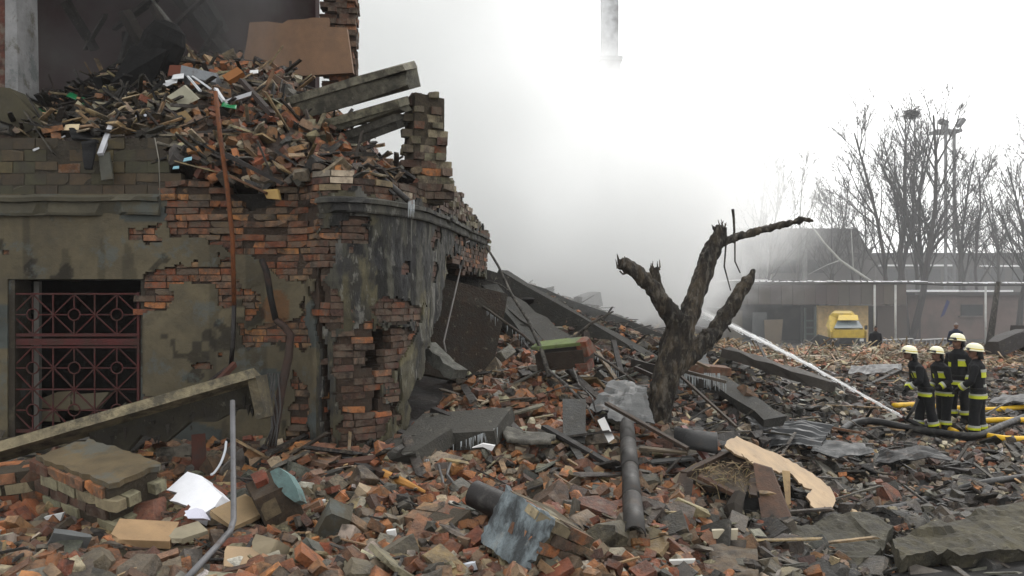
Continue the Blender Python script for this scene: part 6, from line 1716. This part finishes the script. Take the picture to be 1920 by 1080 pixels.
def bare_tree(px, top, Y, seed, col, spread=1.0, stems=1, label='', nest=None, thick=1.0):
    rnd = random.Random(seed)
    base = P(px, 655, Y); base.z = -.05
    Ht = P(px, top, Y).z
    t = thing('bare_tree', base, label, 'tree', 'bare trees behind the ruin')
    trk, crw = MB(), MB()
    segs = [0]
    def grow(p, d, ln, r, lvl, S):
        n = 3 if lvl else 4
        k = max(3, int(5 - lvl)); pts, rad = [p], [r]
        dd = d.copy()
        for i in range(k):
            dd = (dd + Vector((rnd.gauss(0, .10), rnd.gauss(0, .10), .07 if lvl else .02))).normalized()
            pts.append(pts[-1] + dd * ln / k); rad.append(r * (1 - .75 * (i + 1) / k))
        S.tube(pts, rad, 6 if lvl == 0 else (4 if lvl == 1 else 3), vary(col, .15), caps=False)
        if lvl >= 3: return
        nb = (17, 8, 5)[lvl]
        for b in range(nb):
            tt = rnd.uniform(.28 if lvl == 0 else .2, .98); i = min(int(tt * k), k - 1); q = pts[i].lerp(pts[i + 1], tt * k - i)
            az = rnd.uniform(0, 6.28); an = rnd.uniform(.4, .95) * spread
            ax = (pts[i + 1] - pts[i]).normalized(); x = ax.orthogonal().normalized(); y = ax.cross(x)
            nd = (ax * math.cos(an) + (x * math.cos(az) + y * math.sin(az)) * math.sin(an) + V(0, 0, .2)).normalized()
            grow(q, nd, ln * (1 - tt * .6) * rnd.uniform(.35, .6), max(rad[i] * rnd.uniform(.35, .55), .017), lvl + 1, crw)
    for s in range(stems):
        d = Vector((rnd.gauss(0, .10 if stems > 1 else .03), rnd.gauss(0, .08), 1)).normalized()
        grow(base + V(rnd.uniform(-.3, .3) * (stems > 1), 0, 0), d, Ht * rnd.uniform(.88, 1.0), .17 * thick * Ht / 12, 0, trk)
    trk.build('trunk', 'farwood', t); crw.build('crown', 'farwood', t)
    return t
TC = (.085, .08, .078)
for i, (px, top, Y, st, sp, lab, c, th) in enumerate([
    (1420, 300, 56, 2, .8, 'bare tree at the right edge of the smoke before the tall shed', TC, .8), (1503, 320, 62, 1, 1.0, 'slim bare tree rising over the tall shed columns', (.2, .19, .18), .7), (1556, 335, 60, 2, 1.1, 'spreading bare tree above the gable of the tall shed', TC, .7),
    (1610, 320, 60, 2, 1.2, 'tangled bare tree right of the tall shed gable', TC, .7), (1668, 225, 52, 2, .95, 'tall twin stemmed bare tree left of the nest tree', TC, .9), (1704, 205, 50, 2, .85, 'tallest bare tree carrying a round bird nest', TC, 1.2), (1738, 250, 53, 3, 1.0, 'many stemmed bare tree between the nest tree and the mast', TC, .9),
    (1806, 275, 56, 2, 1.0, 'bare tree right of the floodlight mast foot', TC, .9), (1838, 290, 54, 1, 1.1, 'bare tree beside the window of the low pink building', TC, .8), (1875, 330, 60, 2, 1.1, 'shorter bare tree over the low pink building', TC, .8), (1906, 235, 50, 2, .9, 'tall bare tree at the far end of the low pink building', TC, 1.0), (1960, 260, 55, 2, 1.0, 'bare tree past the end of the low pink building', TC, 1.0)]):
    bare_tree(px, top, Y, 500 + i, c, sp, st, lab, thick=th)
mb = MB()
nc = P(1711, 214, 50)
for _ in range(240):
    a = Vector((random.gauss(0, .16), random.gauss(0, .16), random.gauss(0, .14))); d = Vector((random.uniform(-1, 1), random.uniform(-1, 1), random.uniform(-.4, .4))).normalized() * .28
    mb.tube([nc + a - d, nc + a + d], .018, 3, (.05, .045, .04), caps=False)
mb.lathe([(.02, -.3), (.2, -.22), (.32, 0), (.25, .15), (.05, .18)], 10, (.05, .045, .04), nc); mb.build('bird_nest', 'farwood', None, 'dark round bird nest of twigs in the tallest bare tree', 'nest')
mb = MB(); mb.tube([P(1518, 418, 47), P(1545, 455, 47), P(1575, 488, 47), P(1610, 512, 47), P(1636, 530, 47)], [.04, .06, .08, .09, .1], 6, (.55, .55, .52)); mb.tube([P(1600, 505, 47), P(1596, 430, 47.2)], [.05, .015], 5, (.5, .5, .48)); mb.tube([P(1575, 488, 47), P(1550, 497, 47), P(1515, 515, 47)], [.04, .02, .01], 5, (.5, .5, .48))
mb.build('leaning_birch', 'farwood', None, 'white leaning birch trunk slanting over the workshop roof', 'tree', smooth=True)
for x, a, b, Y in ((1855, 1872, 530, 36), (1700, 1701, 560, 38)):
    pass
mb = MB(); mb.tube([P(1852, 668, 34), P(1862, 600, 34), P(1872, 528, 34)], [.16, .13, .10], 7, (.09, .082, .075)); mb.build('leaning_pole', 'bark', None, 'dark leaning trunk standing right of the firefighters', 'pole', smooth=True)
for i, (x, y, Y, d) in enumerate([(1890, 640, 26, (1.4, .6, .5)), (1935, 640, 27, (1.4, .8, .7)), (1300, 625, 30, (1.2, .8, .6)), (1425, 655, 29, (.9, .5, .4)), (1240, 610, 27, (1.2, .9, .7))]):
    slab('concrete_lump', P(x, y, Y), d, rot_e(random.uniform(-15, 15), random.uniform(-20, 20), random.uniform(0, 90)), vary((.13, .125, .12), .3), ['grey lump on the ridge right of the leaning trunk', 'larger grey lump at the far end of the ridge', 'grey lump in the thin smoke right of the dead tree', 'flat grey lump before the concrete hut', 'grey lump in the smoke behind the dead tree'][i], 'rubble lump', 'concrete', 6, 460 + i)
# ------------------------------------------------------------------ smoke (real volumes) and haze
def volume_box(name, lo, hi, label, kind, build):
    mb = MB(); mb.box([(a + b) / 2 for a, b in zip(lo, hi)], [b - a for a, b in zip(lo, hi)], (1, 1, 1))
    o = mb.build(name, 'ice', None, label, None, None, kind, recentre=False)
    m = bpy.data.materials.new(name); m.use_nodes = True
    t = m.node_tree; t.nodes.clear()
    pv = t.nodes.new('ShaderNodeVolumePrincipled'); ou = t.nodes.new('ShaderNodeOutputMaterial')
    t.links.new(pv.outputs[0], ou.inputs['Volume'])
    build(t, pv)
    o.data.materials[0] = m
    return o
def plume(t, pv, curve, soft, dens, scale, ylim, amp, x_lo=None, zfade=None, floor=.0, color=(.978, .982, .981)):
    """curve: (z, right edge x at that height); density dies out past the edge, broken up by noise"""
    N, Lk = t.nodes.new, t.links.new
    tc = N('ShaderNodeTexCoord'); sp = N('ShaderNodeSeparateXYZ'); Lk(tc.outputs['Object'], sp.inputs[0])
    def mr(src, a, b, c, d, smooth=True):
        n = N('ShaderNodeMapRange'); n.interpolation_type = 'SMOOTHSTEP' if smooth else 'LINEAR'
        n.inputs[1].default_value = a; n.inputs[2].default_value = b; n.inputs[3].default_value = c; n.inputs[4].default_value = d
        Lk(src, n.inputs[0]); return n.outputs[0]
    def ma(op, a, b):
        n = N('ShaderNodeMath'); n.operation = op
        for i, q in enumerate((a, b)):
            if isinstance(q, (int, float)): n.inputs[i].default_value = q
            else: Lk(q, n.inputs[i])
        return n.outputs[0]
    no = N('ShaderNodeTexNoise'); no.inputs['Scale'].default_value = scale; no.inputs['Detail'].default_value = 6; no.inputs['Roughness'].default_value = .66; no.inputs['Distortion'].default_value = .5
    Lk(tc.outputs['Object'], no.inputs['Vector'])
    nz = ma('SUBTRACT', no.outputs['Fac'], .5)
    edge = None
    for (z0, x0), (z1, x1) in zip(curve[:-1], curve[1:]):
        seg = mr(sp.outputs['Z'], z0, z1, 0, x1 - x0, False)
        edge = seg if edge is None else ma('ADD', edge, seg)
    edge = ma('ADD', edge, curve[0][1])
    dist = ma('ADD', ma('SUBTRACT', edge, sp.outputs['X']), ma('MULTIPLY', nz, amp))
    f = mr(dist, 0, soft, 0, 1)
    f = ma('MULTIPLY', f, mr(sp.outputs['Y'], ylim[0], ylim[1], 0, 1)); f = ma('MULTIPLY', f, mr(sp.outputs['Y'], ylim[2], ylim[3], 1, 0))
    if zfade: f = ma('MULTIPLY', f, mr(sp.outputs['Z'], zfade[0], zfade[1], 0, 1))
    if x_lo: f = ma('MULTIPLY', f, mr(sp.outputs['X'], x_lo[0], x_lo[1], 0, 1))
    br = mr(no.outputs['Fac'], .38, .58, floor, 1.0)
    f = ma('MULTIPLY', f, br)
    Lk(ma('MULTIPLY', f, dens), pv.inputs['Density'])
    pv.inputs['Color'].default_value = (*color, 1)
    pv.inputs['Anisotropy'].default_value = .45
# main plume behind the corner, from the smoking heap up
cv = [(1.5, 4.8), (3.0, 6.6), (4.6, 7.4), (6.2, 7.3), (7.4, 6.4), (8.0, 4.8), (8.8, 3.0), (10.5, 2.35), (22, .6)]
volume_box('smoke', (-13, 16.5, 1.0), (11.5, 29.0, 21), 'thick pale smoke plume rising behind the collapsed corner', 'stuff',
           lambda t, pv: plume(t, pv, cv, 2.0, .80, .34, (16.6, 20.0, 25, 29), 5.0, x_lo=(-12.8, -10), zfade=(1.4, 3.2), floor=.3))
# thinner smoke drifting through the gutted upper rooms
volume_box('smoke', (-9.5, 10.6, 5.2), (-2.9, 13.5, 8.5), 'thin dark smoke drifting in the gutted upper room', 'stuff',
           lambda t, pv: plume(t, pv, [(5, -3.1), (8.5, -3.0)], .8, .16, .6, (10.6, 11.6, 13.3, 13.5), 1.0, x_lo=(-9, -4.5), zfade=(5.3, 6.2), floor=.2, color=(.75, .76, .77)))
# thin smoke that has drifted between the sheds and the bare trees
def thin(t, pv):
    pv.inputs['Density'].default_value = .0045
    pv.inputs['Color'].default_value = (.97, .98, .99, 1)
volume_box('smoke', (-30, 30.0, -.6), (60, 72.0, 15), 'thin smoke drifting between the sheds and the bare trees', 'stuff', thin)
# the air
def hz(t, pv):
    pv.inputs['Density'].default_value = .0006
    pv.inputs['Color'].default_value = (.97, .98, .99, 1)
volume_box('haze', (-260, -12, -1.2), (300, 150, 27), 'thin smoky haze over the whole site', 'stuff', hz)
